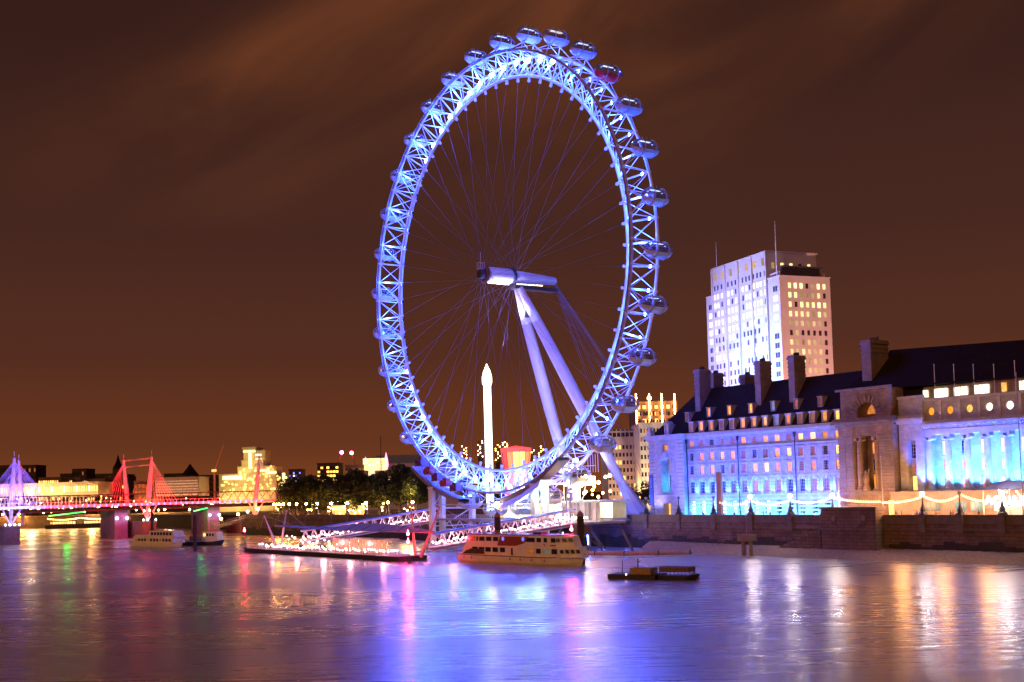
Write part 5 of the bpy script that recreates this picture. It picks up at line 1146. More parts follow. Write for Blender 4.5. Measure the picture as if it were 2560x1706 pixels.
# round tented venue glowing red and yellow
A, B = AY(1252, 1122, 470), AY(1327, 1122, 470); zb_ = AY(1290, 1172, 470).z; zt_ = A.z; r0 = (B.x-A.x)/2
t = thing('tented_venue', 'round tented venue glowing red and yellow behind the wheel foot', 'tent', ((A.x+B.x)/2, 470, 0)); N12 = 14
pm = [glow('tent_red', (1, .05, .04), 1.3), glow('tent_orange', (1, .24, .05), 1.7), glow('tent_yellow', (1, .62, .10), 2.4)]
for i in range(N12):
    a0, a1 = 2*PI*i/N12, 2*PI*(i+1)/N12; mb = MB(); pr_ = [(r0*.80, 6), (r0*.84, zb_), (r0*.96, zb_+(zt_-zb_)*.55), (r0, zt_-1.2)]
    for (ra, za), (rb_, zb2) in zip(pr_, pr_[1:]): mb.poly([(ra*math.cos(a0), ra*math.sin(a0), za), (ra*math.cos(a1), ra*math.sin(a1), za), (rb_*math.cos(a1), rb_*math.sin(a1), zb2), (rb_*math.cos(a0), rb_*math.sin(a0), zb2)])
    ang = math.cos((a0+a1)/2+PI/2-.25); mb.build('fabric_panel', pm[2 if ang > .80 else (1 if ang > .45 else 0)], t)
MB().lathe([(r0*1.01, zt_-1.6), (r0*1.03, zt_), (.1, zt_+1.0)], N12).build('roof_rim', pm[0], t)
mb = MB()
for i in range(N12): a0 = 2*PI*i/N12; mb.path([(r*1.01*math.cos(a0), r*1.01*math.sin(a0), z) for r, z in pr_], .12, 4)
mb.build('seam_rope', steel_dk, t)
for lb, px, pyt, pyb in (('half built far tower with strings of work lights, left of the white tower ride', 1160, 1112, 1150), ('second far tower strung with lights just right of it', 1200, 1098, 1142), ('far slim tower strung with lights beside the tented venue', 1244, 1108, 1150), ('far lit tower peeping above the tented venue', 1262, 1104, 1122), ('far slim tower with a string of lights right of the tented venue', 1329, 1122, 1165), ('far lit construction tower beside the wheel leg', 1352, 1112, 1150)):
    a, b = AY(px, pyt, 1100), AY(px, pyb, 1100); t = thing('construction_tower', lb, 'tower', (a.x, 1100, 0), 0, 'far construction towers with work lights'); MB().box(-2.2, 2.2, 0, 4, 5, a.z-2).build('core', mat('dark_core', (.05, .035, .03), .9), t)
    for i in range(9): MB().ball((rnd.choice((-2, 2, 0)), -.5, b.z+(a.z-b.z)*i/9), .42, 6, 4).build('work_light', bulb_y, t)

# ---------------------------------------------------------------- trees
leaf = mat('night_foliage', (.030, .034, .008), .8, var=.6, scale=.35, spec=.15)
bark = mat('tree_bark', (.06, .045, .035), .9, var=.3)
def tree(name, label, loc, h, r, seed, nleaf=2600, group=None, lm=leaf, flat=1.0):
    rn = random.Random(seed); t = thing(name, label, 'tree', loc, 0, group); ct = h*.30
    mb = MB(); mb.bar((0, 0, 0), (rn.uniform(-.3, .3), 0, ct), r*.09, 7, r*.065)
    tips = []
    for i in range(9):
        a = rn.uniform(0, 2*PI); f = rn.uniform(.35, .8); e = (math.cos(a)*r*f, math.sin(a)*r*f, h*rn.uniform(.5, .86)); s_ = (0, 0, ct*rn.uniform(.7, 1)); mid = tuple((x+y)/2+(0, 0, .6)[k] for k, (x, y) in enumerate(zip(s_, e)))
        mb.bar(s_, mid, r*.04, 5, r*.028); mb.bar(mid, e, r*.028, 4, r*.01)
    mb.build('trunk', bark, t)
    cl = []
    for i in range(40):
        a = rn.uniform(0, 2*PI); u = rn.uniform(-1, 1); q = rn.random()**.4*.75; s_ = math.sqrt(1-u*u)
        cl.append((math.cos(a)*s_*q*r, math.sin(a)*s_*q*r, h*.57+u*q*h*.42*flat, r*rn.uniform(.28, .44)))
    mb = MB()
    for i in range(nleaf):
        c = rn.choice(cl); d = Vector((rn.gauss(0, 1), rn.gauss(0, 1), rn.gauss(0, 1))).normalized()*c[3]*rn.uniform(.75, 1.08); p = Vector(c[:3])+Vector((d.x, d.y, d.z*.85))
        s_ = rn.uniform(.22, .5)*max(.6, r/6); a1 = Vector((rn.gauss(0, 1), rn.gauss(0, 1), rn.gauss(0, .6))).normalized(); a2 = a1.cross(Vector((rn.gauss(0, 1), rn.gauss(0, 1), 1))).normalized()
        mb.poly([p+a1*s_, p+a2*s_*.6, p-a1*s_, p-a2*s_*.6])
    o = bpy.data.objects.new('crown', mb.mesh('crown', [lm])); COL.objects.link(o); o.parent = t
    return t
tl = [(735, 1195, 30, 'first broad tree at the left end of the dark tree row'), (775, 1192, 36, 'second tree of the dark row, low crown'), (818, 1190, 32, 'third tree of the dark row'), (858, 1176, 40, 'slim taller tree in the middle of the dark row'), (895, 1180, 34, 'broad tree under the lit glass hall'), (948, 1180, 32, 'rounded tree below the pink flame light'), (999, 1160, 38, 'tallest tree of the dark row'), (1040, 1176, 34, 'tree next to the left wheel column')]
for i, (px, pyt, t_, lb) in enumerate(tl):
    s_, _ = AT(px, 1250, t_); zt = AT(px, pyt, t_)[1]; X = S(s_, t_, 7.6); wpx = (62, 55, 60, 42, 66, 60, 66, 58)[i]; r_ = wpx/FPX*X.y*.60
    tree('plane_tree', lb, tuple(X), (zt-7.6)*1.06, r_*1.32, 20+i, 10000, 'dark trees along the river walk')
for px, pyt, Y, rp_, lb, sd_ in ((1236, 1146, 440, 30, 'dark tree behind the bottom of the wheel rim', 41), (1612, 1196, 372, 26, 'yellow lit tree between the white footing and the corner pavilion', 43), (1580, 1208, 380, 18, 'small tree beside the white wheel footing', 44)):
    a = AY(px, pyt, Y); tree('tree', lb, (a.x, Y, 7.6), a.z-7.6, rp_/FPX*Y, sd_, 2600)
# warm lamps under the trees (cafes and street lamps along the walk)
for i, (px, py, t_, pw) in enumerate(((700, 1262, 30, 2500), (780, 1262, 30, 3000), (835, 1272, 30, 6000), (880, 1272, 30, 6000), (960, 1262, 30, 4000), (1020, 1262, 29, 4500), (915, 1262, 30, 2500))):
    s_, z_ = AT(px, py, t_); t = bank('cafe_light', order[i]+' cluster of warm lights from the left on the walk under the trees', 'light cluster', s_, t_, 7.7, 'warm lights under the trees')
    rn = random.Random(i+70)
    MB().bar((0, 0, 0), (0, 0, z_-7.7+1.5), .08, 5).build('post', iron, t)
    for k in range(10 if i in (2, 3) else 5): MB().ball((rn.uniform(-6, 6) if i in (2, 3) else rn.uniform(-3.5, 3.5), rn.uniform(-1, 1), max(1.0, z_-7.7+rn.uniform(-2.2, .6))), rn.uniform(.18, .36), 8, 5).build('bulb', bulb_y, t)
    if i in (2, 3): MB().box(-6, 6, 2, 2.1, .4, 4.2).build('lit_stall', lit_window('stall_glow', (1, .48, .12), 2.4), t)
    lamp('POINT', (0, -1.5, 4.5), pw, (1, .56, .2), t, size=1)
    if i == 5: lamp('POINT', (2, 0, 9), 5000, (1, .75, .25), t, size=.5)
t = bank('walk_railing', 'long iron railing along the river walk under the trees', 'railing', 0, 23, 0); mb = MB()
for i in range(140): mb.bar((-228+i*1.4, 0, 8.7), (-228+i*1.4, 0, 9.8), .05, 4)
mb.bar((-228, 0, 9.8), (-32, 0, 9.8), .07, 4); mb.build('rails', mat('red_brown_rail', (.35, .14, .08), .6), t)

# ---------------------------------------------------------------- bridge: two footbridges with fans of rods, rail truss between, piers
BX = S(-235, -27, 0)
bd = NN.copy(); brz = math.atan2(bd.y, bd.x)
brg = thing('footbridge', 'long footbridge across the river with white masts, rod fans and red and violet lights', 'bridge', (BX.x, BX.y, 0), brz)     # local x across the river (landward), y downstream-away
deck_r = mat('deck_edge_paint', (.62, .58, .60), .5)
ZD = 14.6
mb = MB(); mb.box(-190, 70, -2.2, 2.2, ZD-.5, ZD+.5); mb.build('deck', deck_r, brg)
mb = MB()
for i in range(130): mb.bar((-190+i*2, -2.2, ZD+.5), (-190+i*2, -2.2, ZD+1.7), .05, 4)
mb.bar((-190, -2.2, ZD+1.7), (70, -2.2, ZD+1.7), .07, 4); mb.build('handrail', steel, brg)
lmh = MB().box(-.2, .2, -2.5, -2.2, -.5, .4).mesh('deck_light', [glow('violet_deck_light', (.30, .22, 1), 3)])
for i in range(74): inst(lmh, 'deck_light', brg, (-120+i*2.45, 0, ZD))
for x, w_, c in ((-100, 50, (.35, .22, 1)), (-40, 0, 0), ):
    pass
for i in range(15):
    x = -112+i*12; c = (.22, .16, 1) if x < -38 else (1, .015, .015); lamp('AREA', (x, -7, ZD+.2), 2200 if x < -38 else 3800, c, brg, aim=(x, 0, ZD), size=(11, .4), name='deck_wash')
rail = thing('railway_bridge', 'dark steel railway truss bridge seen behind the footbridge', 'bridge', (BX.x, BX.y, 0), brz)
mb = MB(); mb.box(-190, 95, 8, 21, 12.2, 13.6); mb.bar((-190, 8, 19.0), (95, 8, 19.0), .3, 4); mb.bar((-190, 21, 19.0), (95, 21, 19.0), .3, 4)
for i in range(71): x = -190+i*4; mb.bar((x, 8, 13.4), (x+4, 8, 19), .15, 4); mb.bar((x+4, 8, 13.4), (x, 8, 19), .15, 4)
mb.build('truss', mat('dark_red_truss', (.07, .035, .03), .7, var=.3), rail)
spk = MB().ball((0, 0, 0), .22, 6, 4).mesh('carriage_light', [bulb_y]); rn = random.Random(9)
for i in range(60): inst(spk, 'carriage_light', rail, (rn.uniform(-150, 50), 7.2, rn.uniform(14.2, 18.6)), scale=(rn.uniform(.5, 1.2),)*3)
def pylon(label, x, mm, col, both, fdx=0, pw=1):
    X = BX+bd*x; p = thing('bridge_pylon', label, 'pylon', (X.x, X.y, 0), brz, 'mast pylons of the footbridge')
    for side in ((0,) if pw < .2 else (0, 1)):
        y0, yt, xo = (4, -3, 0) if side == 0 else (27, 34, fdx); zb, zt = 7.4, 34.5
        b = MB(); b.bar((xo, y0, zb), (xo, (y0+yt)/2, (zb+zt)/2), .6, 8, 1.05); b.bar((xo, (y0+yt)/2, (zb+zt)/2), (xo, yt, zt), 1.05, 8, .5); b.bar((xo, yt, zt), (xo, yt, zt+2.6), .14, 4); b.build('mast', mm, p)
        r_ = MB()
        for k in range(1, 9):
            for sx in (-1, 1):
                if both or (sx < 0) == (side == 1): r_.bar((xo, yt, zt-.4*k*.4), (xo+sx*k*(1.7 if both else 1.4), -2.0 if side == 0 else 32, ZD+.6), .06, 4)
        r_.build('rod_fan', mm, p)
    b = MB()
    if not fdx and pw > .2: b.bar((0, -3, 34), (0, 34, 34), .34, 5); b.bar((0, -2.4, 31.2), (0, 33.4, 31.2), .28, 5)
    for dx in (-3.5, 3.5): b.bar((0, 3, 7.4), (dx, 1.5, ZD-.5), .35, 6)
    b.bar((-3.5, 1.5, ZD-.6), (3.5, 1.5, ZD-.6), .2, 4); b.build('tie_beams', mm, p)
    MB().box(-3, 3, 1, 12, -1, 6.6).box(-3.3, 3.3, .7, 12.3, 6.6, 7.3).box(-2.6, 2.6, 12.3, 30, -1, 7).build('pier', granite_cap, p)
    for dx in (-2.6, -.9, .9, 2.6): MB().ball((dx, .4, 7.9), .36, 8, 5).build('floodlight_bulb', glow('pier_bulb', (.9, .92, 1), 14), p)
    lamp('SPOT', (-5.5, -9, 8.2), 80000*pw, col, p, aim=(0, 0, 27), spot=R(75), size=.4); lamp('SPOT', (5.5, -9, 8.2), 80000*pw, col, p, aim=(0, -3, 30), spot=R(75), size=.4)
    lamp('SPOT', (fdx-6, 23, 15), 110000*pw, col, p, aim=(fdx, 34, 27), spot=R(80), size=.4)
    return p
mw = mat('pylon_white_paint', (.74, .72, .74), .5)
pylon('violet lit pylon pair near the left edge', -46, mw, (.16, .08, 1), 1, 10.6, .8); pylon('red lit pylon pair with crossbars standing on a stone pier', 9.2, mw, (1, .002, .004), 0, 0, .8); pylon('third pylon with pale red masts before the bright stepped building', 58, mw, (1, .06, .04), 1, 0, .1)
for x, lb in ((-73, 'violet lit round railway pier left of the violet pylon'), (1.5, 'violet lit railway pier just left of the red pylon'), (43, 'dark violet railway pier behind the tug')):
    X = BX+bd*x; p = thing('railway_pier', lb, 'pier', (X.x, X.y, 0), brz, 'railway bridge piers'); MB().box(-2.8, 2.8, 14, 34, -1, 12.2).build('pier_shaft', mat('pier_pale_blue_iron', (.20, .19, .24), .7, var=.3), p)
    for dx in (-2.2, 2.2): MB().ball((dx, 12.8, 8.8), .6, 8, 5).build('floodlight_bulb', glow('violet_bulb', (.72, .62, 1), 16), p)
    lamp('POINT', (0, 11, 8.6), 220, (.22, .07, 1), p, size=.5); lamp('SPOT', (5, 13, 8.6), 5000, (.34, .14, 1), p, aim=(22, 20, 13), spot=R(60), size=.4)
for i, (x, lb) in enumerate(((-22, 'green light strip under the railway bridge left of the red pylon'), (36, 'short green light strip under the bridge above the tug'))):
    X = BX+bd*x; p = thing('green_light_strip', lb, 'light strip', (X.x, X.y, 0), brz); m = MB(); m.bar((-7+4*i, 12, 10.8), (8-4*i, 14, 12.0), .28, 4); m.build('strip', glow('green_strip', (.03, 1, .12), 3.0), p); lamp('POINT', (0, 11, 10), 1500, (.02, 1, .1), p, size=1)

# ---------------------------------------------------------------- far bank skyline
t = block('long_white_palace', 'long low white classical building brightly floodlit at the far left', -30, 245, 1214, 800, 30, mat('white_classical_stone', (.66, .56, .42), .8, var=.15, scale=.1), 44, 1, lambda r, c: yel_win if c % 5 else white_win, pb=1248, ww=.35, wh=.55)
for x in (2, 14, 30, 44, 56): lamp('POINT', (x+4, -9, 15), 4500, (1, .66, .30), t, size=2)
for i in range(30): MB().bar((1.5+i*2.4, -.7, 12), (1.5+i*2.4, -.7, 20.5), .35, 5).build('pilaster', stone_tr, t)
g_ = AY(213, 1212, 799); MB().prism([(g_.x-t.location.x-7, g_.z), (g_.x-t.location.x+7, g_.z), (g_.x-t.location.x, g_.z+2.8)], -1.5, 2).build('pediment', stone_tr, t)
g_ = AY(76, 1232, 780); t = thing('glaring_lamp', 'very bright starry lamp before the white classical building', 'street lamp', (g_.x, 780, 0)); MB().bar((0, 0, 7), (0, 0, g_.z), .15).build('post', iron, t); MB().ball((0, 0, g_.z), 1.7, 10, 7).build('globe', glow('glare_globe', (1, .70, .34), 160), t)
sk = [(-30, 22, 1166, 1200, 'dark flat roofed block at the far left edge'), (22, 46, 1172, 1180, 'dark narrow block beside the violet pylon'), (46, 90, 1165, 1150, 'dark square block right of the violet pylon'), (150, 180, 1186, 1250, 'low dark block left of the square one'), (180, 216, 1174, 1200, 'dark square block in the middle left skyline'), (216, 284, 1187, 1300, 'long dark block left of the church spire'), (284, 318, 1188, 1240, 'dark block under the church spire'), (410, 470, 1186, 1250, 'dark block behind the right red mast'), (486, 530, 1190, 1250, 'dark low block left of the bright stepped building'), (528, 560, 1192, 1230, 'dark gap block beside the bright stepped building')]
for a, b, y, Y, lb in sk: block('skyline_block', lb, a, b, y, Y, 25, dkb, max(3, (b-a)//6), 5, P1_(.12, dim_win), pb=1262, group='dark far skyline blocks')
for a, b, y, Y, lb, m, p_ in ((96, 152, 1196, 900, 'terrace with bright lamps above the white classical building', brn, .7), (152, 200, 1196, 920, 'brown terrace with scattered lit windows', brn, .3), (200, 262, 1200, 930, 'long brown terrace left of the red pylon', brn, .25), (262, 322, 1194, 940, 'dark tall terrace behind the left red rods', dkb, .12)): block('terrace', lb, a, b, y, Y, 18, m, 10, 4, P1_(p_, yel_win), pb=1262)
def spire(label, px, pyt, pyb, Y, w_, cat='spire', m=dkb):
    a, b = AY(px, pyt, Y), AY(px, pyb, Y); t = thing('church_spire' if cat == 'spire' else 'pyramid_roof', label, cat, (a.x, Y, 0)); h = a.z-b.z
    MB().box(-w_, w_, -w_, w_, 5, b.z+h*(.30 if cat == 'spire' else .1)).build('tower', m, t); MB().lathe([(w_*1.35, b.z+h*(.30 if cat == 'spire' else .1)), (w_*.55, b.z+h*.6), (.05, a.z)], 4 if cat != 'spire' else 8).build('roof', roof_m, t)
spire('dark pointed church spire left of the red pylon', 295, 1136, 1187, 1200, 4.2); spire('dark pyramid roof tower right of the red pylon', 475, 1159, 1192, 1150, 6.5, 'roof')
t = block('arched_station_block', 'red lit block with a great glazed arch seen between the red masts', 335, 372, 1205, 760, 25, brn, 4, 3, P1_(.4, red_win, dim_win), pb=1262); 
xa = AY(353, 1240, 758); mb = MB()
for r_ in (4.2, 5.4): mb.path([(xa.x-t.location.x+r_*math.cos(PI*i/14), -.6, AY(353, 1232, 758).z+r_*math.sin(PI*i/14)) for i in range(15)], .35, 4)
mb.build('arch', mat('arch_red_stone', (.5, .2, .12), .7), t); lamp('POINT', (5, -8, 16), 9000, (1, .25, .1), t)
t = block('banded_office_block', 'wide office block with horizontal lit bands right of the red pylon', 388, 497, 1197, 740, 25, mat('band_concrete', (.40, .26, .18), .8), 1, 1, lambda r, c: None, pb=1243)
z0_, z1_ = AY(388, 1240, 740).z, AY(388, 1199, 740).z
for i in range(6): MB().box(.3, 26.5, -.4, -.02, z0_+(z1_-z0_)*i/6, z0_+(z1_-z0_)*(i+.4)/6).build('floor_band', lit_window('band_glow', (1, .45, .22), .9, .3), t)
lamp('POINT', (13, -16, 15), 9000, (1, .5, .25), t, size=2)
# bright stepped building (clock tower block)
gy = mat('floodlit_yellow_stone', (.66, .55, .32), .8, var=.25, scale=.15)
A = AY(548, 1192, 760); t = thing('stepped_floodlit_building', 'huge stepped stone building floodlit bright yellow above the bridge', 'building', (A.x, 760, 0)); fz = lambda py: AY(640, py, 760).z; fxp = lambda px: AY(px, 1190, 760).x-A.x
parts = [(550, 620, 1184, 1262), (596, 690, 1166, 1262), (606, 660, 1150, 1262), (610, 642, 1120, 1262), (643, 664, 1126, 1262), (602, 620, 1150, 1262), (690, 722, 1190, 1262), (700, 745, 1198, 1262)]
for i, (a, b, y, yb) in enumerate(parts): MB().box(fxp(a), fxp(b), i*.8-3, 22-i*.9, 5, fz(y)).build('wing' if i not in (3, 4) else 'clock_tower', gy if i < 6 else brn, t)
MB().box(fxp(609), fxp(643), -4, 20, fz(1124), fz(1118)).build('tower_cap', gy, t)
ywl = lit_window('floodlit_window', (1, .62, .15), 3.0, .5); rn = random.Random(12)
for i in range(95):
    a, b, y, yb = parts[rn.choice((0, 0, 0, 1, 1, 1, 1, 6, 6, 7))]; px = rn.uniform(a+2, b-3); py = rn.uniform(y+4, 1232); MB().box(fxp(px), fxp(px)+rn.uniform(.6, 1.6), -3.6, -3.2, fz(py), fz(py)+rn.uniform(.7, 1.6)).build('window', ywl, t)
for px, y0_, y1_, w_ in ((629, 1128, 1172, 7), (612, 1127, 1131, 30), (650, 1136, 1141, 14), (650, 1146, 1150, 14), (640, 1175, 1180, 36), (560, 1189, 1198, 48), (668, 1180, 1186, 26), (712, 1185, 1212, 7)):
    MB().box(fxp(px-w_/2 if w_ < 20 else px), fxp(px+w_/2 if w_ < 20 else px+w_), -3.9, -3.65, fz(y1_), fz(y0_)).build('lit_band', glow('yellow_lit_band', (1, .80, .32), 2.6), t)
for x, z, pw in ((4, 14, 22000), (12, 14, 26000), (20, 14, 26000), (29, 14, 26000), (17, 32, 20000), (24, 38, 14000)): lamp('POINT', (x, -9, z), pw*.12, (1, .72, .26), t, size=1.5)
block('glass_corner_block', 'dark glazed block with blue lights right of the stepped building', 722, 752, 1176, 720, 15, dkb, 6, 5, lambda r, c: (lit_window('blue_office', (.15, .25, 1), 2.2, .6) if (r+c) % 3 == 0 else (white_win if rnd.random() < .3 else glass_dk)), pb=1222, ww=.7)
# far river wall and its lights
t = thing('far_embankment_wall', 'low dark river wall of the far bank lit by a row of warm lamps', 'river wall', (-700, 780, 0)); MB().box(0, 636, 0, 1, -1, 7).box(0, 636, -.3, 1.1, 7, 8.1).build('wall_face', granite_cap, t)
rn = random.Random(31); fb_g = 'warm lamps along the far river wall'; first_l = None
for i in range(62):
    x = -330+i*4.3+rn.uniform(-1, 1); z = 8+rn.uniform(1.2, 4.6)
    o = thing('far_lamp', 'small warm lamp glowing on the far river wall behind the bridge', 'street lamp', (x, 778, 0), 0, fb_g); MB().bar((0, 0, 7), (0, 0, z), .1, 4).build('post', iron, o); MB().ball((0, 0, z), rn.uniform(.45, .95), 8, 5).build('globe', rn.choice((bulb_y, bulb_y, lamp_globe_y)), o)
for x in (-300, -262, -215, -170, -125, -90): lamp('POINT', (x+30, 770, 11), 14000, (1, .52, .18), None, size=2, name='far_wall_light')
for i, (px, lb) in enumerate(((115, 'first glowing boat of lights moored at the far bank from the left'), (200, 'second glowing strip of boat lights left of the red pier'), (430, 'glowing restaurant boat lights between the piers'), (596, 'glowing boat lights behind the third pylon'))):
    a = AY(px, 1290 if i == 0 else 1278, 755); o = thing('restaurant_boat', lb, 'boat', (a.x, 755, 0), 0, 'lit restaurant boats at the far bank')
    mb = MB(); hull(mb, 24, 5, 2.4, .5, bow=4); mb.build('hull', hull_dk, o); MB().box(3, 20, -2, 2, 2.3, 5).build('saloon', brn, o)
    for k in range(9): MB().box(3.4+k*1.8, 4.6+k*1.8, -2.1, -2.02, 2.9, 4.3).build('window', lit_window('restaurant_glow', (1, .50, .14), 3.2, .5), o)
    for k in range(13): MB().ball((2+k*1.6, -2, 6.3-.9*math.sin(PI*k/12)), .32, 6, 4).build('bulb', bulb_y, o)
# sloping pier footway left of the third pylon
A = AY(528, 1318, 500); B = AY(640, 1287, 540); dd = B-A; t = thing('pier_footway', 'sloping footway with lamps climbing right to the third pylon', 'footbridge', (A.x, A.y, 0), math.atan2(dd.y, dd.x)); Lf = math.hypot(dd.x, dd.y); zA, zB = A.z, B.z
mb = MB(); mb.poly([(0, -1.2, zA), (Lf, -1.2, zB), (Lf, 1.2, zB), (0, 1.2, zA)]); mb.poly([(0, -1.3, zA-1.1), (Lf, -1.3, zB-1.1), (Lf, -1.3, zB), (0, -1.3, zA)]); mb.build('deck', pdk, t); mb = MB()
for i in range(26): f = i/25; z = zA+(zB-zA)*f; mb.bar((Lf*f, -1.3, z), (Lf*f, -1.3, z+1.3), .05, 4)
mb.bar((0, -1.3, zA+1.3), (Lf, -1.3, zB+1.3), .06, 4); mb.build('railing', steel, t)
for f in (.15, .52, .74, .98): z = zA+(zB-zA)*f+2.6; MB().ball((Lf*f, -1.3, z), .6, 8, 5).build('lamp_globe', bulb_y, t); MB().bar((Lf*f, -1.3, z-2.6), (Lf*f, -1.3, z), .07, 4).build('lamp_post', iron, t)

# ---------------------------------------------------------------- things on the promenade before the hall
s_, z1 = AT(1797, 1180, 24.5); t = bank('upright_slab', 'tall plain orange slab column standing on the promenade before the blue facade', 'column', s_, 24.5, 7.7); MB().prism([(-.85, 0), (.85, 0), (.75, z1-7.7), (-.75, z1-7.7)], -.35, .35).build('slab', mat('corten_slab', (.42, .22, .14), .7, var=.3, scale=.6), t); MB().box(-1.1, 1.1, -.6, .6, 0, .5).build('base', concrete, t)
s_, z1 = AT(1627, 1187, 27); _, z0 = AT(1627, 1264, 27); t = bank('banner', 'tall narrow blue banner on a post left of the corner pavilion', 'banner', s_, 27, 7.7); MB().box(-.75, .75, -.06, .06, z0-7.7, z1-7.7).build('cloth', mat('blue_banner_cloth', (.06, .10, .40), .7), t); MB().bar((.85, 0, 0), (.85, 0, z1-7.4), .08).build('post', steel_dk, t)
bz = MB()
for k in range(5): bz.box(-.12, .12, -.09, -.06, z1-9.0-k*.55, z1-8.75-k*.55)
bz.build('pale_lettering_blocks', mat('banner_pale', (.5, .55, .8), .7), t)
lamp('POINT', (-.4, -3, 5), 500, (.3, .4, 1), t, size=.3)
for px, pyt, t_, lb in ((2540, 935, 23.5, 'very tall white flagpole at the right edge in front of the colonnade'), (2202, 1143, 24, 'slim flagpole before the dark central pavilion'), (2094, 1168, 24, 'slim grey post before the right end of the blue facade')):
    s_, z1 = AT(px, pyt, t_); t = bank('flagpole', lb, 'flagpole', s_, t_, 7.7); MB().bar((0, 0, 0), (0, 0, z1-7.7), .14, 8, .07).ball((0, 0, z1-7.6), .18, 6, 4).build('pole', mat('flagpole_pink_white', (.55, .42, .40), .5), t); MB().box(-.3, .3, -.3, .3, 0, .5).build('base', concrete, t)
# strings of bulbs
bb_ = MB().ball((0, 0, 0), .125, 8, 5).bar((0, 0, .12), (0, 0, .38), .05, 4).mesh('bulb', [glow('festoon_bulb', (1, .55, .22), 5)])
def festoon(label, pa, pb, sag, n, t_=23.4):
    (sa, za), (sb, zb) = AT(*pa, t_), AT(*pb, t_); o = bank('string_of_bulbs', label, 'string lights', sa, t_, 0, 'festoon lights along the promenade'); Q = lambda f: ((sb-sa)*f, 0, za+(zb-za)*f-sag*4*f*(1-f))
    mb = MB(); mb.path([Q(i/20) for i in range(21)], .03, 4); mb.build('cable', iron, o)
    for i in range(n): x, y, z = Q((i+.5)/n); inst(bb_, 'bulb', o, (x, y, z-.3))
festoon('sagging string of bulbs just right of the orange slab', (1797, 1254), (1877, 1250), .8, 14); festoon('sagging string of bulbs across the blue ground floor', (1877, 1250), (1976, 1248), 1.0, 20); festoon('string of bulbs at the right end of the blue facade', (1976, 1248), (2082, 1240), 1.0, 22)
festoon('string of bulbs over the bastion, left half', (2082, 1243), (2202, 1252), .35, 30); festoon('string of bulbs over the bastion, right half', (2204, 1254), (2306, 1240), .45, 26)
for x_ in (96, 103, 110, 120, 130): lamp('POINT', tuple(S(x_, 24.2, 10.8)), 2600, (1, .42, .13), None, size=1.2, name='warm_fill_light'); festoon('string of bulbs between the lit lamp and the dark lamp', (2308, 1238), (2400, 1234), 1.2, 24); festoon('string of bulbs ending at the tented kiosk', (2402, 1234), (2505, 1240), 1.0, 26)  # unseen fill lamps added to warm up the pavilion front
# tented kiosk
s0_, zk = AT(2466, 1225, 26); s1_, _ = AT(2600, 1225, 26); t = bank('tented_kiosk', 'promenade kiosk with a pale blue pitched canopy at the right edge', 'kiosk', s0_, 25.6, 0); Wk = s1_-s0_
mb = MB(); zc = AT(2500, 1203, 26)[1]; mb.poly([(-.5, -1, zk), (Wk, -1, zk), (Wk*.7, 1.6, zc), (Wk*.25, 1.6, zc)]); mb.poly([(-.5, 4, zk), (Wk, 4, zk), (Wk*.7, 1.6, zc), (Wk*.25, 1.6, zc)]); mb.poly([(-.5, -1, zk), (-.5, 4, zk), (Wk*.25, 1.6, zc)]); mb.poly([(Wk, -1, zk), (Wk, 4, zk), (Wk*.7, 1.6, zc)]); mb.build('canopy', mat('kiosk_canopy_fabric', (.40, .42, .60), .7), t)
for x in (0, Wk*.5, Wk-.2): MB().bar((x, -.8, 7.7), (x, -.8, zk), .07).build('post', steel, t)
MB().box(2.0, Wk, .5, 3.5, 7.7, 10.2).build('counter_box', lit_window('kiosk_glow', (1, .72, .42), 1.6, .2), t)
random.seed(77)
for i in range(10): MB().ball((random.uniform(3, Wk-.5), -.4, random.uniform(11.2, 13.5)), .16, 6, 4).build('bulb', bulb_y, t)
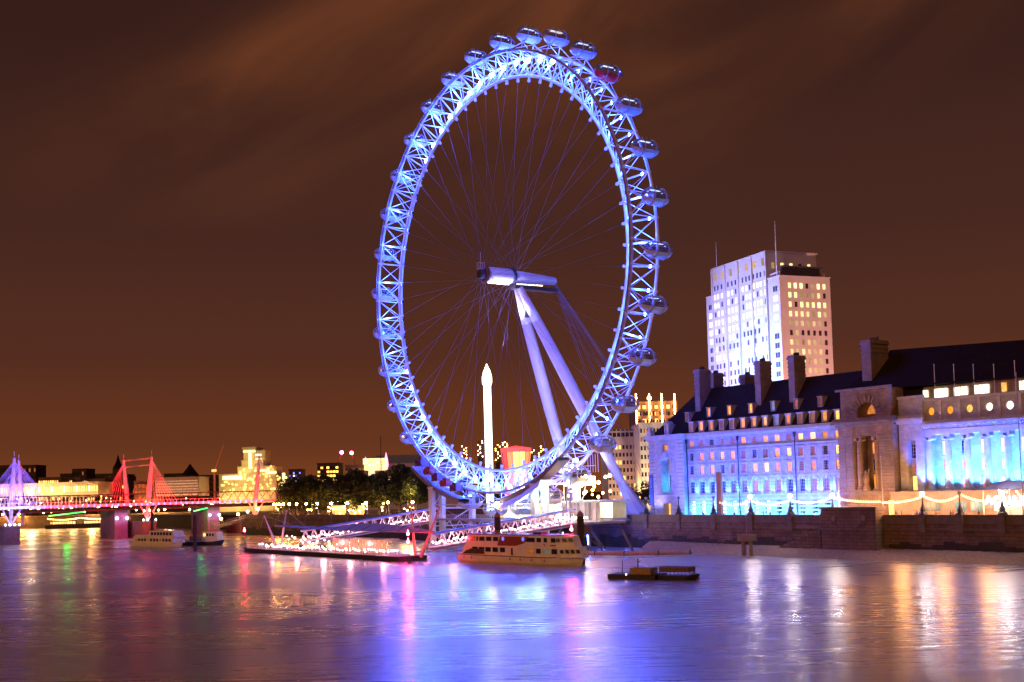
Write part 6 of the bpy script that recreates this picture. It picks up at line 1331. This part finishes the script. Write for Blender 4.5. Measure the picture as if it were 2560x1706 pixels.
# people strolling behind the parapet
def person_mesh(seed):
    rn = random.Random(seed); me = bpy.data.meshes.new('person'); h = 1.72
    V = [(0, 0, .95), (0, 0, 1.2), (0, 0, 1.42), (0, 0, 1.50), (0, 0, 1.62), (0, .01, 1.70), (-.2, 0, 1.40), (-.27, .05, 1.12), (-.24, -.08, .88), (.2, 0, 1.40), (.27, -.02, 1.12), (.25, -.12, .90), (-.1, 0, .90), (-.12, -.12, .50), (-.12, .0, .06), (-.12, -.14, .03), (.1, 0, .90), (.12, .14, .50), (.12, .22, .08), (.12, .08, .03), (-.24, -.12, .80), (.25, -.16, .82)]
    E_ = [(0, 1), (1, 2), (2, 3), (3, 4), (4, 5), (2, 6), (6, 7), (7, 8), (2, 9), (9, 10), (10, 11), (0, 12), (12, 13), (13, 14), (14, 15), (0, 16), (16, 17), (17, 18), (18, 19), (8, 20), (11, 21)]
    rad = [.15, .14, .16, .06, .105, .08, .07, .055, .045, .07, .055, .045, .10, .07, .05, .04, .10, .07, .05, .04, .035, .035]
    me.from_pydata(V, E_, []); o = bpy.data.objects.new('tmp', me); COL.objects.link(o); m = o.modifiers.new('s', 'SKIN'); m.use_smooth_shade = True
    for i, r_ in enumerate(rad): me.skin_vertices[0].data[i].radius = (r_, r_*.8)
    me.skin_vertices[0].data[0].use_root = True; o.modifiers.new('d', 'SUBSURF').levels = 1
    dg = bpy.context.evaluated_depsgraph_get(); dg.update(); e = bpy.data.meshes.new_from_object(o.evaluated_get(dg)); bpy.data.objects.remove(o); e.name = 'person'; return e
pms = [person_mesh(0)]; cl = [mat('coat_dark', (.03, .025, .04), .8), mat('coat_red_brown', (.16, .05, .04), .8), mat('shirt_pale', (.4, .32, .3), .8)]
hair = MB().ball((0, .02, 1.76), .1, 8, 5).mesh('hair', [mat('dark_hair', (.02, .012, .01), .8)])
for k in range(3): c = pms[0].copy() if k else pms[0]; c.materials.clear(); c.materials.append(cl[k]); pms.append(c) if k else None
ppl = [2240, 2254, 2285, 2292, 2340, 2350, 2376, 2382, 2412, 2447, 1702, 1726, 1745, 1758, 1812, 1836, 1852, 1908, 1925, 1948, 1994, 2010, 2035, 2052]
for i, px in enumerate(ppl):
    t_ = 24+(i*7 % 5)*.5; s_, _ = AT(px, 1280, t_); c = i % 3
    o = inst(pms[c], 'person', None, S(s_, t_, 7.72), (0, 0, i*1.7)); tag(o, ('person in a dark coat walking behind the river parapet', 'person in a red brown coat walking behind the river parapet', 'person in a pale top walking behind the river parapet')[c], 'person', 'people strolling on the promenade in '+('dark coats', 'red brown coats', 'pale tops')[c]); inst(hair, 'hair', o)
